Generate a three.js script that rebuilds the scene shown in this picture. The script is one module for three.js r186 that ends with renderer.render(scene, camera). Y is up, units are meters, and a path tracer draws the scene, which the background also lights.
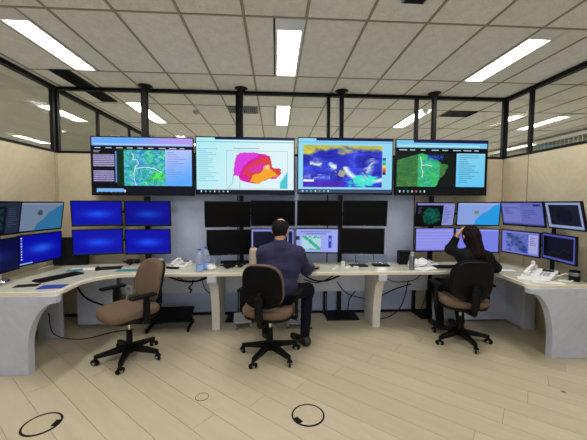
import * as THREE from 'three';
import { RoundedBoxGeometry } from 'three/addons/geometries/RoundedBoxGeometry.js';
import { mergeGeometries, mergeVertices } from 'three/addons/utils/BufferGeometryUtils.js';
import { ImprovedNoise } from 'three/addons/math/ImprovedNoise.js';
import { RectAreaLightUniformsLib } from 'three/addons/lights/RectAreaLightUniformsLib.js';

// ---------------------------------------------------------------- camera, light level
const scene = new THREE.Scene();
scene.background = new THREE.Color().setRGB(2.0, 2.2, 2.8);      // pale overcast daylight outside the windows
const FOCAL = 310;                                   // pixels, for a frame of 587 x 440
const camera = new THREE.PerspectiveCamera(2 * Math.atan(220 / FOCAL) * 180 / Math.PI, 587 / 440, 0.05, 60);
camera.position.set(0, 1.5, 0);
camera.rotation.order = 'YXZ';
camera.rotation.set(-Math.atan(17 / FOCAL), -Math.atan(18 / FOCAL), THREE.MathUtils.degToRad(0.3));
const renderer = new THREE.WebGLRenderer({ antialias: true });
renderer.toneMapping = THREE.LinearToneMapping;
renderer.toneMappingExposure = 1.15;
renderer.shadowMap.enabled = true;
RectAreaLightUniformsLib.init();
const LAMP_LIGHT = 26, LAMP_GLOW = 8, LAMP_COLOR = 0xfff8f1;   // ceiling fittings
const SCREEN = 0.85;                                            // how strongly the screens shine

// ---------------------------------------------------------------- helpers
let seed = 20240; const rnd = () => (seed = (seed * 1664525 + 1013904223) >>> 0) / 4294967296;
const rr = (a, b) => a + (b - a) * rnd();
const D2R = Math.PI / 180;
const noise = new ImprovedNoise();
const taken = new Map();
function numbered(n) { const k = taken.get(n) || 0; taken.set(n, k + 1); return k ? `${n}_${String(k).padStart(3, '0')}` : n; }
function shade(o) { o.traverse((m) => { if (m.isMesh) { m.castShadow = true; m.receiveShadow = true; } }); return o; }
function boxUV(g) {                                   // uv in metres from the dominant direction of each face
  const p = g.attributes.position, n = g.attributes.normal, uv = new Float32Array(p.count * 2);
  for (let i = 0; i < p.count; i++) {
    const ax = Math.abs(n.getX(i)), ay = Math.abs(n.getY(i)), az = Math.abs(n.getZ(i));
    let u, v;
    if (ay >= ax && ay >= az) { u = p.getX(i); v = p.getZ(i); } else if (ax >= az) { u = p.getZ(i); v = p.getY(i); } else { u = p.getX(i); v = p.getY(i); }
    uv[2 * i] = u; uv[2 * i + 1] = v;
  }
  g.setAttribute('uv', new THREE.BufferAttribute(uv, 2));
  return g;
}
function clean(g) {
  let r = g.index ? g.toNonIndexed() : g;
  if (!r.attributes.normal) r.computeVertexNormals();
  const o = new THREE.BufferGeometry();
  o.setAttribute('position', r.attributes.position); o.setAttribute('normal', r.attributes.normal);
  return boxUV(o);
}
function join(list) { list = Array.isArray(list) ? list.flat(9) : [list]; return list.length === 1 ? clean(list[0]) : mergeGeometries(list.map(clean)); }
function obj(name, list, mat, parent = scene) {
  const m = new THREE.Mesh(join(list), mat); m.name = parent === scene ? numbered(name) : name; parent.add(m); return shade(m);
}
function raw(name, geo, mat, parent = scene) { const m = new THREE.Mesh(geo, mat); m.name = parent === scene ? numbered(name) : name; parent.add(m); return shade(m); }
function tag(o, label, category, group, kind) {
  if (label) o.userData.label = label; if (category) o.userData.category = category;
  if (group) o.userData.group = group; if (kind) o.userData.kind = kind; return o;
}
function thing(name, label, category, [x, y, z] = [0, 0, 0], turn = 0, group) {
  const o = new THREE.Group(); o.name = numbered(name); o.position.set(x, y, z); o.rotation.y = turn; scene.add(o);
  return tag(o, label, category, group);
}
function structure(name, label, category) { const o = new THREE.Group(); o.name = name; scene.add(o); return tag(o, label, category, null, 'structure'); }
const box = (w, h, d, x = 0, y = 0, z = 0) => new THREE.BoxGeometry(w, h, d).translate(x, y, z);
const ext = (x0, x1, y0, y1, z0, z1) => box(x1 - x0, y1 - y0, z1 - z0, (x0 + x1) / 2, (y0 + y1) / 2, (z0 + z1) / 2);
const rbox = (w, h, d, r, x = 0, y = 0, z = 0, s = 2) => new RoundedBoxGeometry(w, h, d, s, Math.min(r, w / 2.01, h / 2.01, d / 2.01)).translate(x, y, z);
const cyl = (r0, r1, h, x = 0, y = 0, z = 0, n = 20) => new THREE.CylinderGeometry(r1, r0, h, n).translate(x, y + h / 2, z);   // from y upwards
const V = (x, y, z) => new THREE.Vector3(x, y, z);
const tube = (pts, r, n = 8, seg = 0) => new THREE.TubeGeometry(new THREE.CatmullRomCurve3(pts.map((p) => V(...p))), seg || pts.length * 8, r, n);
function rod(a, b, r, n = 10) {
  const A = V(...a), B = V(...b), d = B.clone().sub(A), g = new THREE.CylinderGeometry(r, r, d.length(), n);
  return g.applyQuaternion(new THREE.Quaternion().setFromUnitVectors(V(0, 1, 0), d.normalize())).translate((A.x + B.x) / 2, (A.y + B.y) / 2, (A.z + B.z) / 2);
}
const lathe = (pts, n = 24) => new THREE.LatheGeometry(pts.map(([r, y]) => new THREE.Vector2(r, y)), n);
function taperBar(a, b, w0, h0, w1, h1) {             // a bar from a to b whose section changes
  const A = V(...a), B = V(...b), d = B.clone().sub(A), L = d.length();
  const g = new THREE.BoxGeometry(1, 1, L, 1, 1, 4), p = g.attributes.position;
  for (let i = 0; i < p.count; i++) { const t = p.getZ(i) / L + 0.5; p.setX(i, p.getX(i) * (w0 + (w1 - w0) * t)); p.setY(i, p.getY(i) * (h0 + (h1 - h0) * t)); }
  g.computeVertexNormals();
  const z = d.clone().normalize(), x = V(0, 1, 0).cross(z).normalize(), y = z.clone().cross(x);
  return g.applyMatrix4(new THREE.Matrix4().makeBasis(x, y, z)).translate((A.x + B.x) / 2, (A.y + B.y) / 2, (A.z + B.z) / 2);
}
function superShape(w, h, e = 3.2, n = 40, topNarrow = 0) {
  const s = new THREE.Shape();
  for (let i = 0; i < n; i++) {
    const t = i / n * Math.PI * 2, c = Math.cos(t), q = Math.sin(t);
    const y = Math.sign(q) * Math.abs(q) ** (2 / e) * h / 2, x = Math.sign(c) * Math.abs(c) ** (2 / e) * w / 2 * (1 - topNarrow * (y / h + 0.5));
    i ? s.lineTo(x, y) : s.moveTo(x, y);
  }
  s.closePath(); return s;
}
const pad = (shape, t, bevel) => new THREE.ExtrudeGeometry(shape, { depth: Math.max(0.001, t - 2 * bevel), bevelEnabled: true, bevelThickness: bevel, bevelSize: bevel, bevelOffset: -bevel, bevelSegments: 4, curveSegments: 8 }).translate(0, 0, -Math.max(0.001, t - 2 * bevel) / 2);
function smooth(g) { const m = mergeVertices(new THREE.BufferGeometry().setAttribute('position', (g.index ? g.toNonIndexed() : g).attributes.position), 1e-4); m.computeVertexNormals(); return m; }

// signed distance field meshing (surface nets), for bodies and clothes
function sdfMesh(fn, lo, hi, cell) {
  const n = lo.map((l, i) => Math.ceil((hi[i] - l) / cell) + 1), [nx, ny, nz] = n, F = new Float32Array(nx * ny * nz);
  let q = 0;
  for (let k = 0; k < nz; k++) for (let j = 0; j < ny; j++) for (let i = 0; i < nx; i++) F[q++] = fn(lo[0] + i * cell, lo[1] + j * cell, lo[2] + k * cell);
  const id = new Int32Array(nx * ny * nz).fill(-1), pos = [], at = (i, j, k) => i + nx * (j + ny * k);
  const C = [[0, 0, 0], [1, 0, 0], [0, 1, 0], [1, 1, 0], [0, 0, 1], [1, 0, 1], [0, 1, 1], [1, 1, 1]];
  const E = [[0, 1], [2, 3], [4, 5], [6, 7], [0, 2], [1, 3], [4, 6], [5, 7], [0, 4], [1, 5], [2, 6], [3, 7]];
  for (let k = 0; k < nz - 1; k++) for (let j = 0; j < ny - 1; j++) for (let i = 0; i < nx - 1; i++) {
    const v = C.map((c) => F[at(i + c[0], j + c[1], k + c[2])]);
    let neg = 0; for (const x of v) if (x < 0) neg++;
    if (!neg || neg === 8) continue;
    let sx = 0, sy = 0, sz = 0, m = 0;
    for (const [a, b] of E) if ((v[a] < 0) !== (v[b] < 0)) {
      const t = v[a] / (v[a] - v[b]);
      sx += C[a][0] + t * (C[b][0] - C[a][0]); sy += C[a][1] + t * (C[b][1] - C[a][1]); sz += C[a][2] + t * (C[b][2] - C[a][2]); m++;
    }
    id[at(i, j, k)] = pos.length / 3;
    pos.push(lo[0] + (i + sx / m) * cell, lo[1] + (j + sy / m) * cell, lo[2] + (k + sz / m) * cell);
  }
  const idx = [], quad = (a, b, c, d, flip) => { if (a < 0 || b < 0 || c < 0 || d < 0) return; flip ? idx.push(a, c, b, a, d, c) : idx.push(a, b, c, a, c, d); };
  for (let k = 1; k < nz - 1; k++) for (let j = 1; j < ny - 1; j++) for (let i = 1; i < nx - 1; i++) {
    const f = F[at(i, j, k)] < 0;
    if (f !== (F[at(i + 1, j, k)] < 0)) quad(id[at(i, j - 1, k - 1)], id[at(i, j, k - 1)], id[at(i, j, k)], id[at(i, j - 1, k)], !f);
    if (f !== (F[at(i, j + 1, k)] < 0)) quad(id[at(i - 1, j, k - 1)], id[at(i - 1, j, k)], id[at(i, j, k)], id[at(i, j, k - 1)], !f);
    if (f !== (F[at(i, j, k + 1)] < 0)) quad(id[at(i - 1, j - 1, k)], id[at(i, j - 1, k)], id[at(i, j, k)], id[at(i - 1, j, k)], !f);
  }
  const g = new THREE.BufferGeometry();
  g.setAttribute('position', new THREE.Float32BufferAttribute(pos, 3)); g.setIndex(idx); g.computeVertexNormals();
  return g;
}
const smin = (a, b, k) => { const h = Math.max(k - Math.abs(a - b), 0) / k; return Math.min(a, b) - h * h * k * 0.25; };
function capsule(x, y, z, a, b, ra, rb) {             // tapered capsule
  const bx = b[0] - a[0], by = b[1] - a[1], bz = b[2] - a[2], px = x - a[0], py = y - a[1], pz = z - a[2];
  const t = Math.min(1, Math.max(0, (px * bx + py * by + pz * bz) / (bx * bx + by * by + bz * bz + 1e-9)));
  return Math.hypot(px - bx * t, py - by * t, pz - bz * t) - (ra + (rb - ra) * t);
}
const ball = (x, y, z, c, r) => { const qx = (x - c[0]) / r[0], qy = (y - c[1]) / r[1], qz = (z - c[2]) / r[2], m = Math.min(...r); return (Math.hypot(qx, qy, qz) - 1) * m; };
function blend(bones, k) {                            // bones: [a, b, ra, rb] joined with a smooth minimum
  return (x, y, z) => { let d = 1e3; for (const b of bones) d = smin(d, b.length === 2 ? ball(x, y, z, b[0], b[1]) : capsule(x, y, z, b[0], b[1], b[2], b[3]), k); return d; };
}

// ---------------------------------------------------------------- textures and materials
function noiseTex(size, fn, srgb, rep = 1) {
  const d = new Uint8Array(size * size * 4);
  for (let j = 0; j < size; j++) for (let i = 0; i < size; i++) {
    const c = fn(i / size, j / size), o = 4 * (i + j * size);
    for (let k = 0; k < 3; k++) d[o + k] = Math.max(0, Math.min(255, Math.round(c[k] * 255)));
    d[o + 3] = 255;
  }
  const t = new THREE.DataTexture(d, size, size); t.wrapS = t.wrapT = THREE.RepeatWrapping; t.magFilter = THREE.LinearFilter; t.minFilter = THREE.LinearMipmapLinearFilter; t.generateMipmaps = true;
  if (srgb) t.colorSpace = THREE.SRGBColorSpace; t.repeat.set(rep, rep); t.needsUpdate = true; return t;
}
const per = (u, v, f, z) => { const a = u * Math.PI * 2, b = v * Math.PI * 2, r = f / 6.283; return noise.noise(Math.cos(a) * r + 7, Math.sin(a) * r + Math.cos(b) * r + z, Math.sin(b) * r + 3.3); };
const fiberT = noiseTex(256, (u, v) => { const n = 0.93 + 0.05 * per(u, v, 40, 1) + 0.05 * (rnd() - 0.5) + 0.03 * per(u, v, 8, 4); return [n, n, n]; }, true, 2);
const fiberB = noiseTex(256, (u, v) => { const n = 0.5 + 0.25 * per(u, v, 60, 2) + 0.4 * (rnd() - 0.5); return [n, n, n]; }, false, 3);
const grainT = noiseTex(256, (u, v) => { const n = 0.965 + 0.03 * per(u, v * 0.15, 24, 1.5) + 0.025 * (rnd() - 0.5) + 0.012 * per(u, v, 5, 9); return [n, n * 0.995, n * 0.985]; }, true, 0.9);
const clothT = noiseTex(128, (u, v) => { const n = 0.88 + 0.14 * (rnd() - 0.5) + 0.06 * per(u, v, 18, 3); return [n, n, n]; }, true, 6);
const clothB = noiseTex(128, (u, v) => { const n = 0.5 + 0.4 * Math.sin(u * 6.283 * 32) * Math.sin(v * 6.283 * 32) + 0.2 * (rnd() - 0.5); return [n, n, n]; }, false, 10);
const scuffT = noiseTex(256, (u, v) => { const n = 0.96 + 0.04 * per(u, v, 6, 1) + 0.03 * per(u, v, 30, 5) + 0.012 * (rnd() - 0.5); return [n, n, n]; }, true, 0.7);
const inky = (c, r, o = {}) => new THREE.MeshPhysicalMaterial({ color: c, roughness: r, specularIntensity: 0.35, ...o });   // dark plastics and cloth with little gloss
const std = (c, r = 0.6, o = {}) => new THREE.MeshStandardMaterial({ color: c, roughness: r, ...o });
const phy = (c, r = 0.5, o = {}) => new THREE.MeshPhysicalMaterial({ color: c, roughness: r, ...o });
const M = {
  tile: [0xf6f3ec, 0xf2efe8, 0xf8f5ef].map((c) => std(c, 0.95, { map: fiberT, bumpMap: fiberB, bumpScale: 0.0006 })),
  tbar: std(0x9c947a, 0.6),
  plainCeil: std(0xece8de, 0.9, { map: scuffT }),
  slab: std(0xa8a49c, 0.9),
  plank: [0xc6bca2, 0xc4ba9f, 0xc8bea5, 0xc2b79c].map((c) => phy(c, 0.38, { map: grainT, clearcoat: 0.25, clearcoatRoughness: 0.3 })),
  groove: std(0x6d5f4c, 0.9),
  cream: std(0xc0b498, 0.65, { map: scuffT }),
  pale: std(0xb4bed8, 0.65, { map: scuffT }),  // blue light from the screens is mixed into this panel colour
  outer: std(0xe4e1da, 0.8, { map: scuffT }),
  frame: inky(0x0c0d10, 0.5),
  glass: phy(0xf2f5f2, 0.0, { transmission: 1, thickness: 0, ior: 1.5 }),
  black: inky(0x0a0a0c, 0.5), blackMatte: inky(0x09090b, 0.8), bezel: inky(0x09090b, 0.4), dark: inky(0x15161b, 0.6),
  off: phy(0x030304, 0.38, { specularIntensity: 0.25 }),
  chrome: std(0xc8cacd, 0.2, { metalness: 1 }), alu: std(0xb4b5b4, 0.38, { metalness: 0.85 }),
  worktop: phy(0xd5d6c2, 0.1, { map: scuffT, ior: 1.75 }),
  edge: std(0xe0d8c6, 0.45), panel: std(0xc4c8d6, 0.5, { map: scuffT }), legSide: std(0xddd9d0, 0.5, { map: scuffT }),
  brown: std(0x76604c, 0.95, { map: clothT, bumpMap: clothB, bumpScale: 0.0008 }),
  blackCloth: inky(0x0d0e11, 0.92, { map: clothT, bumpMap: clothB, bumpScale: 0.0006 }),
  plastic: inky(0x0b0c0e, 0.5), grey: std(0xa9adb5, 0.5), white: std(0xe6e6e2, 0.45), offwhite: std(0xd4d4cc, 0.5),
  rubber: inky(0x09090a, 0.75), wheel: std(0x8b8d92, 0.4),
  skin: std(0xb98768, 0.6), skinPale: std(0xc9997c, 0.6), hairDark: inky(0x120d0b, 0.7), hairRed: inky(0x160504, 0.75),
  navy: std(0x2a2a50, 0.9, { map: clothT, bumpMap: clothB, bumpScale: 0.0007 }), trouser: inky(0x0e1220, 0.9, { map: clothT }),
  jacket: inky(0x0e0f12, 0.85, { map: clothT }), shoe: std(0x141213, 0.45), eye: std(0xe8e4de, 0.3),
  water: phy(0xdfeaf8, 0.12, { transmission: 0.75, thickness: 0 }),
  blueCap: std(0x2a54b8, 0.4), blueLabel: std(0x8fb0ec, 0.5), acrylic: phy(0xe8eef2, 0.05, { transmission: 0.95, thickness: 0 }),
  steel: std(0x8d929a, 0.3, { metalness: 0.8 }), flask: std(0xb5a898, 0.55), red: std(0xa03a2c, 0.5),
  paper: std(0xe9e9e6, 0.85), brass: std(0x8f7a45, 0.4, { metalness: 0.7 }), blind: std(0xe8e5de, 0.8), blue: std(0x1f3f9c, 0.5), teal: std(0x2f7f86, 0.6), green: std(0x2e6b4b, 0.6),
};
M.fitting = std(0xdcdcda, 0.35, { metalness: 0.25 });
M.lampGlow = std(0xffffff, 0.5, { emissive: new THREE.Color(LAMP_COLOR), emissiveIntensity: LAMP_GLOW });

// ---------------------------------------------------------------- room measures
const XL = -2.77, XR = 3.14, ZB = -4.15, ZF = 3.2, CEIL = 2.95, SILL = 2.12;
const WX0 = -2.5, WX1 = 2.9, WY0 = 0.75, WY1 = 2.65;                        // unseen window, added behind the viewer to supply soft front daylight
const OX0 = -7, OX1 = 5.95, OZ0 = -9.6;
const DESK = 0.725;

// ---------------------------------------------------------------- floor: boards laid on the diagonal
{
  const fl = structure('floor', 'pale beige laminate floor of long boards laid on the diagonal', 'floor');
  obj('subfloor', ext(OX0, OX1, -0.14, -0.006, OZ0, ZF + 0.1), M.groove, fl);
  obj('outer_floor', [ext(OX0, XL - 0.03, -0.006, 0, OZ0, ZF), ext(XR + 0.03, OX1, -0.006, 0, OZ0, ZF), ext(XL - 0.03, XR + 0.03, -0.006, 0, OZ0, ZB - 0.03)], M.outer, fl);
  const A = 40.5 * D2R, tx = Math.cos(A), tz = Math.sin(A), W = 0.19, L = 2.3, gap = 0.0025;
  const clip = (poly, ins, cut) => { const out = []; poly.forEach((p, i) => { const q = poly[(i + 1) % poly.length], a = ins(p), b = ins(q); if (a >= 0) out.push(p); if ((a >= 0) !== (b >= 0)) { const t = a / (a - b); out.push([p[0] + t * (q[0] - p[0]), p[1] + t * (q[1] - p[1])]); } }); return out; };
  for (let r = -28; r < 30; r++) {
    const o0 = -0.598 + r * W, shift = ((r * 0.47) % 1) * L + 0.3;
    for (let k = -4; k < 4; k++) {
      const s0 = k * L + shift, c = [[s0 + gap, o0 + gap / 2], [s0 + L, o0 + gap / 2], [s0 + L, o0 + W - gap / 2], [s0 + gap, o0 + W - gap / 2]];
      let poly = c.map(([s, n]) => [s * tx - n * tz, s * tz + n * tx]);
      poly = clip(poly, (p) => p[0] - XL, 0); if (poly.length) poly = clip(poly, (p) => XR - p[0]);
      if (poly.length) poly = clip(poly, (p) => p[1] - ZB); if (poly.length) poly = clip(poly, (p) => 0.4 - p[1]);
      if (poly.length < 3) continue;
      let area = 0; poly.forEach((p, i) => { const q = poly[(i + 1) % poly.length]; area += p[0] * q[1] - q[0] * p[1]; });
      if (Math.abs(area) < 0.004) continue;
      const sh = new THREE.Shape(poly.map(([x, z]) => new THREE.Vector2(x, -z)));
      const g = clean(new THREE.ExtrudeGeometry(sh, { depth: 0.006, bevelEnabled: false }).rotateX(-Math.PI / 2).translate(0, -0.006, 0));
      const p = g.attributes.position, uv = g.attributes.uv, off = rnd() * 5;
      for (let i = 0; i < p.count; i++) uv.setXY(i, -p.getX(i) * tz + p.getZ(i) * tx + off, p.getX(i) * tx + p.getZ(i) * tz + off);
      raw('plank', g, M.plank[Math.floor(rnd() * 4)], fl);
    }
  }
  obj('floor_area', ext(XL, XR, -0.006, 0, 0.4, ZF), M.plank[0], fl);
}

// ---------------------------------------------------------------- ceiling: tiles in a visible grid
const CW = 0.489, CX = -0.25, RW = 1.13, RZ = -2.51;
const lampCell = (k, r) => ([-4, 0, 5, 10].includes(k) && ((r % 2) + 2) % 2 === 0);   // one row out of two carries fittings
{
  const ce = structure('ceiling', 'suspended ceiling of pale mineral tiles in an olive grid', 'ceiling');
  obj('slab', ext(OX0, OX1, 3.1, 3.2, OZ0, ZF + 0.1), M.slab, ce);
  const zs = []; for (let r = -2; r <= 6; r++) zs.push(RZ - r * RW);                    // row r spans zs[r+2] .. zs[r+3]
  for (let r = -2; r < 6; r++) for (let k = -6; k < 12; k++) {
    const z1 = RZ - r * RW, z0 = z1 - RW; let x0 = CX + k * CW, x1 = x0 + CW;
    if (x1 < XL + 0.02) continue; x0 = Math.max(x0, XL);
    if (lampCell(k, r)) { if (k === 0) x1 = x0 + 0.24; else x0 = x0 + 0.25; }
    const g = 0.012;
    obj('ceiling_tile', ext(x0 + g, x1 - g, CEIL, CEIL + 0.02, z0 + g, z1 - g), M.tile[Math.floor(rnd() * 3)], ce);
  }
  const zEnd = RZ - 6 * RW, zStart = RZ + 2 * RW, b = 0.0095;
  for (let k = -5; k <= 12; k++) { const x = CX + k * CW; obj('grid_bar', ext(x - b, x + b, CEIL - 0.005, CEIL + 0.03, zEnd, zStart), M.tbar, ce); }
  for (let r = -2; r <= 6; r++) { const z = RZ - r * RW; obj('grid_bar', ext(XL, CX + 12 * CW, CEIL - 0.0045, CEIL + 0.03, z - b * 0.8, z + b * 0.8), M.tbar, ce); }
  obj('plain_ceiling', [ext(OX0, XL, CEIL, CEIL + 0.03, OZ0, ZF), ext(CX + 12 * CW, OX1, CEIL, CEIL + 0.03, OZ0, ZF), ext(XL, CX + 12 * CW, CEIL, CEIL + 0.03, OZ0, zEnd), ext(XL, CX + 12 * CW, CEIL, CEIL + 0.03, zStart, ZF)], M.plainCeil, ce);
}

// ---------------------------------------------------------------- walls
{
  const w = 0.05;
  const wb = structure('wall_back', 'back partition with pale panels below and clear glass above in black frames', 'wall');
  const px = [XL, -1.70, -0.50, 0.70, 1.90, XR];
  for (let i = 0; i < 5; i++) {
    const a = px[i] + (i ? 0.008 : 0), b = px[i + 1] - (i < 4 ? 0.008 : 0);
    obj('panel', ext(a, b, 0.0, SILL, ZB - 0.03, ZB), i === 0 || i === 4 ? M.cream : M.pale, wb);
    raw('glass_pane', clean(ext(a, b, SILL + 0.03, CEIL - 0.04, ZB - 0.012, ZB - 0.008)), M.glass, wb);
  }
  for (let i = 0; i < 6; i++) { obj('post', ext(px[i] - 0.022, px[i] + 0.022, SILL, CEIL - 0.04, ZB - 0.04, ZB + 0.008), M.frame, wb); obj('panel_seam', ext(px[i] - 0.021, px[i] + 0.021, 0, SILL, ZB - 0.03, ZB - 0.004), M.frame, wb); }
  obj('top_rail', ext(XL, XR, CEIL - 0.042, CEIL - 0.005, ZB - 0.045, ZB + 0.015), M.frame, wb);
  obj('mid_rail', ext(XL, XR, SILL, SILL + 0.028, ZB - 0.035, ZB + 0.006), M.frame, wb);
  const side = (name, x, label, zs, s) => {
    const g = structure(name, label, 'wall'), e0 = zs[0], e1 = zs[zs.length - 1];
    for (let i = 0; i + 1 < zs.length; i++) {
      const a = zs[i] + 0.006, b = zs[i + 1] - 0.006;
      obj('panel', ext(x + Math.min(0, s * 0.03), x + Math.max(0, s * 0.03), 0, SILL, a, b), M.cream, g);
      raw('glass_pane', clean(ext(x + s * 0.01 - 0.002, x + s * 0.01 + 0.002, SILL + 0.03, CEIL - 0.045, a, b)), M.glass, g);
    }
    for (const z of zs) { obj('post', ext(x + s * 0.015 - 0.022, x + s * 0.015 + 0.022, SILL, CEIL - 0.04, z - 0.02, z + 0.02), M.frame, g); obj('panel_seam', ext(x + s * 0.017 - 0.01, x + s * 0.017 + 0.01, 0, SILL, z - 0.02, z + 0.02), M.frame, g); }
    obj('top_rail', ext(x + s * 0.015 - 0.032, x + s * 0.015 + 0.032, CEIL - 0.05, CEIL - 0.005, e0, e1), M.frame, g);
    obj('mid_rail', ext(x + s * 0.015 - 0.02, x + s * 0.015 + 0.02, SILL, SILL + 0.028, e0, e1), M.frame, g);
  };
  side('wall_left', XL, 'left partition of cream panels with clear glass above, running on past the back wall', [-9.5, -8.35, -7.2, -6.15, -5.1, ZB + 0.05, -2.7, -1.25, 0.2, 1.65, ZF], -1);
  side('wall_right', XR, 'right partition of cream panels with clear glass above in black frames', [ZB, -3.72, -2.3, -0.9, 0.5, 1.85, ZF], 1);
  const plain = (name, label, g, m = M.outer) => { const o = obj(name, g, m); o.name = name; tag(o, label, 'wall', null, 'structure'); };
  plain('wall_front', 'plain wall behind the viewer with an added wide window opening', [ext(OX0, WX0, 0, 3.1, ZF, ZF + 0.1), ext(WX1, OX1, 0, 3.1, ZF, ZF + 0.1), ext(WX0, WX1, 0, WY0, ZF, ZF + 0.1), ext(WX0, WX1, WY1, 3.1, ZF, ZF + 0.1)]);
  const wn = structure('window_2', 'unseen wide window added in the wall behind the viewer for front daylight', 'window');
  for (let i = 0; i < 4; i++) { const a = WX0 + (WX1 - WX0) * i / 4, b = WX0 + (WX1 - WX0) * (i + 1) / 4; raw('glass_pane', clean(ext(a + 0.03, b - 0.03, WY0 + 0.03, WY1 - 0.03, ZF + 0.05, ZF + 0.054)), M.glass, wn); obj('window_frame', [ext(a, a + 0.03, WY0, WY1, ZF + 0.03, ZF + 0.08), ext(b - 0.03, b, WY0, WY1, ZF + 0.03, ZF + 0.08), ext(a, b, WY0, WY0 + 0.03, ZF + 0.03, ZF + 0.08), ext(a, b, WY1 - 0.03, WY1, ZF + 0.03, ZF + 0.08)], M.alu, wn); }
  plain('wall_back_outer', 'far wall of the room beyond the back glass', ext(OX0, OX1, 0, 3.1, OZ0 - 0.1, OZ0));
  plain('wall_left_outer', 'far wall of the room beyond the left glass', ext(OX0 - 0.1, OX0, 0, 3.1, OZ0, ZF));
  plain('wall_right_outer', 'far wall of the room beyond the right glass', ext(OX1, OX1 + 0.1, 0, 3.1, OZ0, ZF));
  obj('baseboard_back', ext(XL + 0.03, XR - 0.03, 0, 0.035, ZB + 0.008, ZB + 0.016), M.dark).name = 'baseboard_back';
  tag(scene.getObjectByName('baseboard_back'), 'thin dark skirting along the foot of the back partition', 'baseboard', null, 'structure');
}

// ---------------------------------------------------------------- ceiling fittings
const lampUnit = (() => {
  const proto = new THREE.Group();
  const w = 0.24, l = RW - 0.02, h = 0.07;                     // recessed tray, open below; local origin on the ceiling plane at its centre
  obj('housing', [ext(-w / 2, w / 2, h - 0.004, h, -l / 2, l / 2), ext(-w / 2, -w / 2 + 0.004, 0, h, -l / 2, l / 2), ext(w / 2 - 0.004, w / 2, 0, h, -l / 2, l / 2), ext(-w / 2, w / 2, 0, h, -l / 2, -l / 2 + 0.004), ext(-w / 2, w / 2, 0, h, l / 2 - 0.004, l / 2)], M.fitting, proto);
  obj('trim_frame', [ext(-w / 2, -w / 2 + 0.02, -0.006, 0.004, -l / 2, l / 2), ext(w / 2 - 0.02, w / 2, -0.006, 0.004, -l / 2, l / 2), ext(-w / 2, w / 2, -0.006, 0.004, -l / 2, -l / 2 + 0.02), ext(-w / 2, w / 2, -0.006, 0.004, l / 2 - 0.02, l / 2)], M.fitting, proto);
  obj('reflector_end', ext(-w / 2 + 0.02, w / 2 - 0.02, -0.002, 0.006, l / 2 - 0.17, l / 2 - 0.02), M.fitting, proto);
  obj('diffuser', ext(-w / 2 + 0.02, w / 2 - 0.02, 0.012, 0.016, -l / 2 + 0.02, l / 2 - 0.17), M.lampGlow, proto);
  for (let i = 1; i < 6; i++) obj('louvre_blade', ext(-w / 2 + 0.02, w / 2 - 0.02, -0.003, 0.011, -l / 2 + i * 0.16 - 0.0012, -l / 2 + i * 0.16 + 0.0012), M.fitting, proto);
  return proto;
})();
function lamp(k, r, label, group, light = LAMP_LIGHT, xFix) {
  const x0 = CX + k * CW, x = xFix ?? (k === 0 ? x0 + 0.24 + 0.125 : x0 + 0.125), z = RZ - r * RW - RW / 2;
  const t = lampUnit.clone(); t.name = numbered('ceiling_light'); t.position.set(x, CEIL, z); scene.add(t); tag(t, label, 'ceiling light', group);
  const a = new THREE.RectAreaLight(LAMP_COLOR, light, 0.2, RW - 0.21); a.position.set(x, CEIL - 0.009, z - 0.075); a.rotation.x = -Math.PI / 2; a.name = 'ceiling_light_glow'; scene.add(a);
}
lamp(-4, 0, 'bright long ceiling light near the left glass partition, upper left of the picture', 'fluorescent fittings in the main room');
lamp(0, 0, 'bright long ceiling light in the middle, seen almost head-on above the map screens', 'fluorescent fittings in the main room');
lamp(5, 0, 'bright long ceiling light near the right glass partition, with a grey reflector end', 'fluorescent fittings in the main room');
[[-4, 'left'], [0, 'middle'], [5, 'right']].forEach(([k, w]) => lamp(k, -2, `${w} one of the three long ceiling lights right above the viewer`, 'fluorescent fittings overhead'));
lamp(-4, 2, 'small ceiling light beyond the glass above the leftmost wall screen', 'fittings beyond the glass');
lamp(0, 2, 'small ceiling light beyond the glass above the pink map screen', 'fittings beyond the glass');
lamp(5, 2, 'small ceiling light beyond the glass above the rightmost wall screen', 'fittings beyond the glass');
lamp(10, 2, 'slanting ceiling light seen through the right glass partition', 'fittings beyond the glass');
lamp(0, 2, 'ceiling light seen through the left glass partition beside the black corner post', 'fittings beyond the glass', LAMP_LIGHT, -3.62);
lamp(0, 4, 'far low ceiling light at the left edge behind the left glass partition', 'fittings beyond the glass', LAMP_LIGHT, -5.95);
lamp(0, 4, 'farthest faint ceiling light low behind the right glass partition', 'fittings beyond the glass', LAMP_LIGHT, 5.3);
lamp(0, 0, 'added unseen ceiling light in the room beyond the left glass, close to the partition', 'fittings beyond the glass', LAMP_LIGHT, -5.2);  // this and the next two: out-of-frame lamps added to brighten the left room
lamp(0, -1, 'second added ceiling light in the room beyond the left glass, out of view', 'fittings beyond the glass', LAMP_LIGHT, -4.4);
lamp(0, 1, 'third added unseen ceiling light in the room beyond the left glass, by the far wall', 'fittings beyond the glass', LAMP_LIGHT, -6.3);
lamp(10, 0, 'nearest added unseen ceiling light in the room beyond the right glass', 'fittings beyond the glass');  // out-of-frame lamp added to brighten the right room
[[-4, 'left'], [0, 'middle'], [5, 'right']].forEach(([k, w]) => lamp(k, 4, `${w} one of three far ceiling lights deep beyond the back glass`, 'fittings beyond the glass'));
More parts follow.
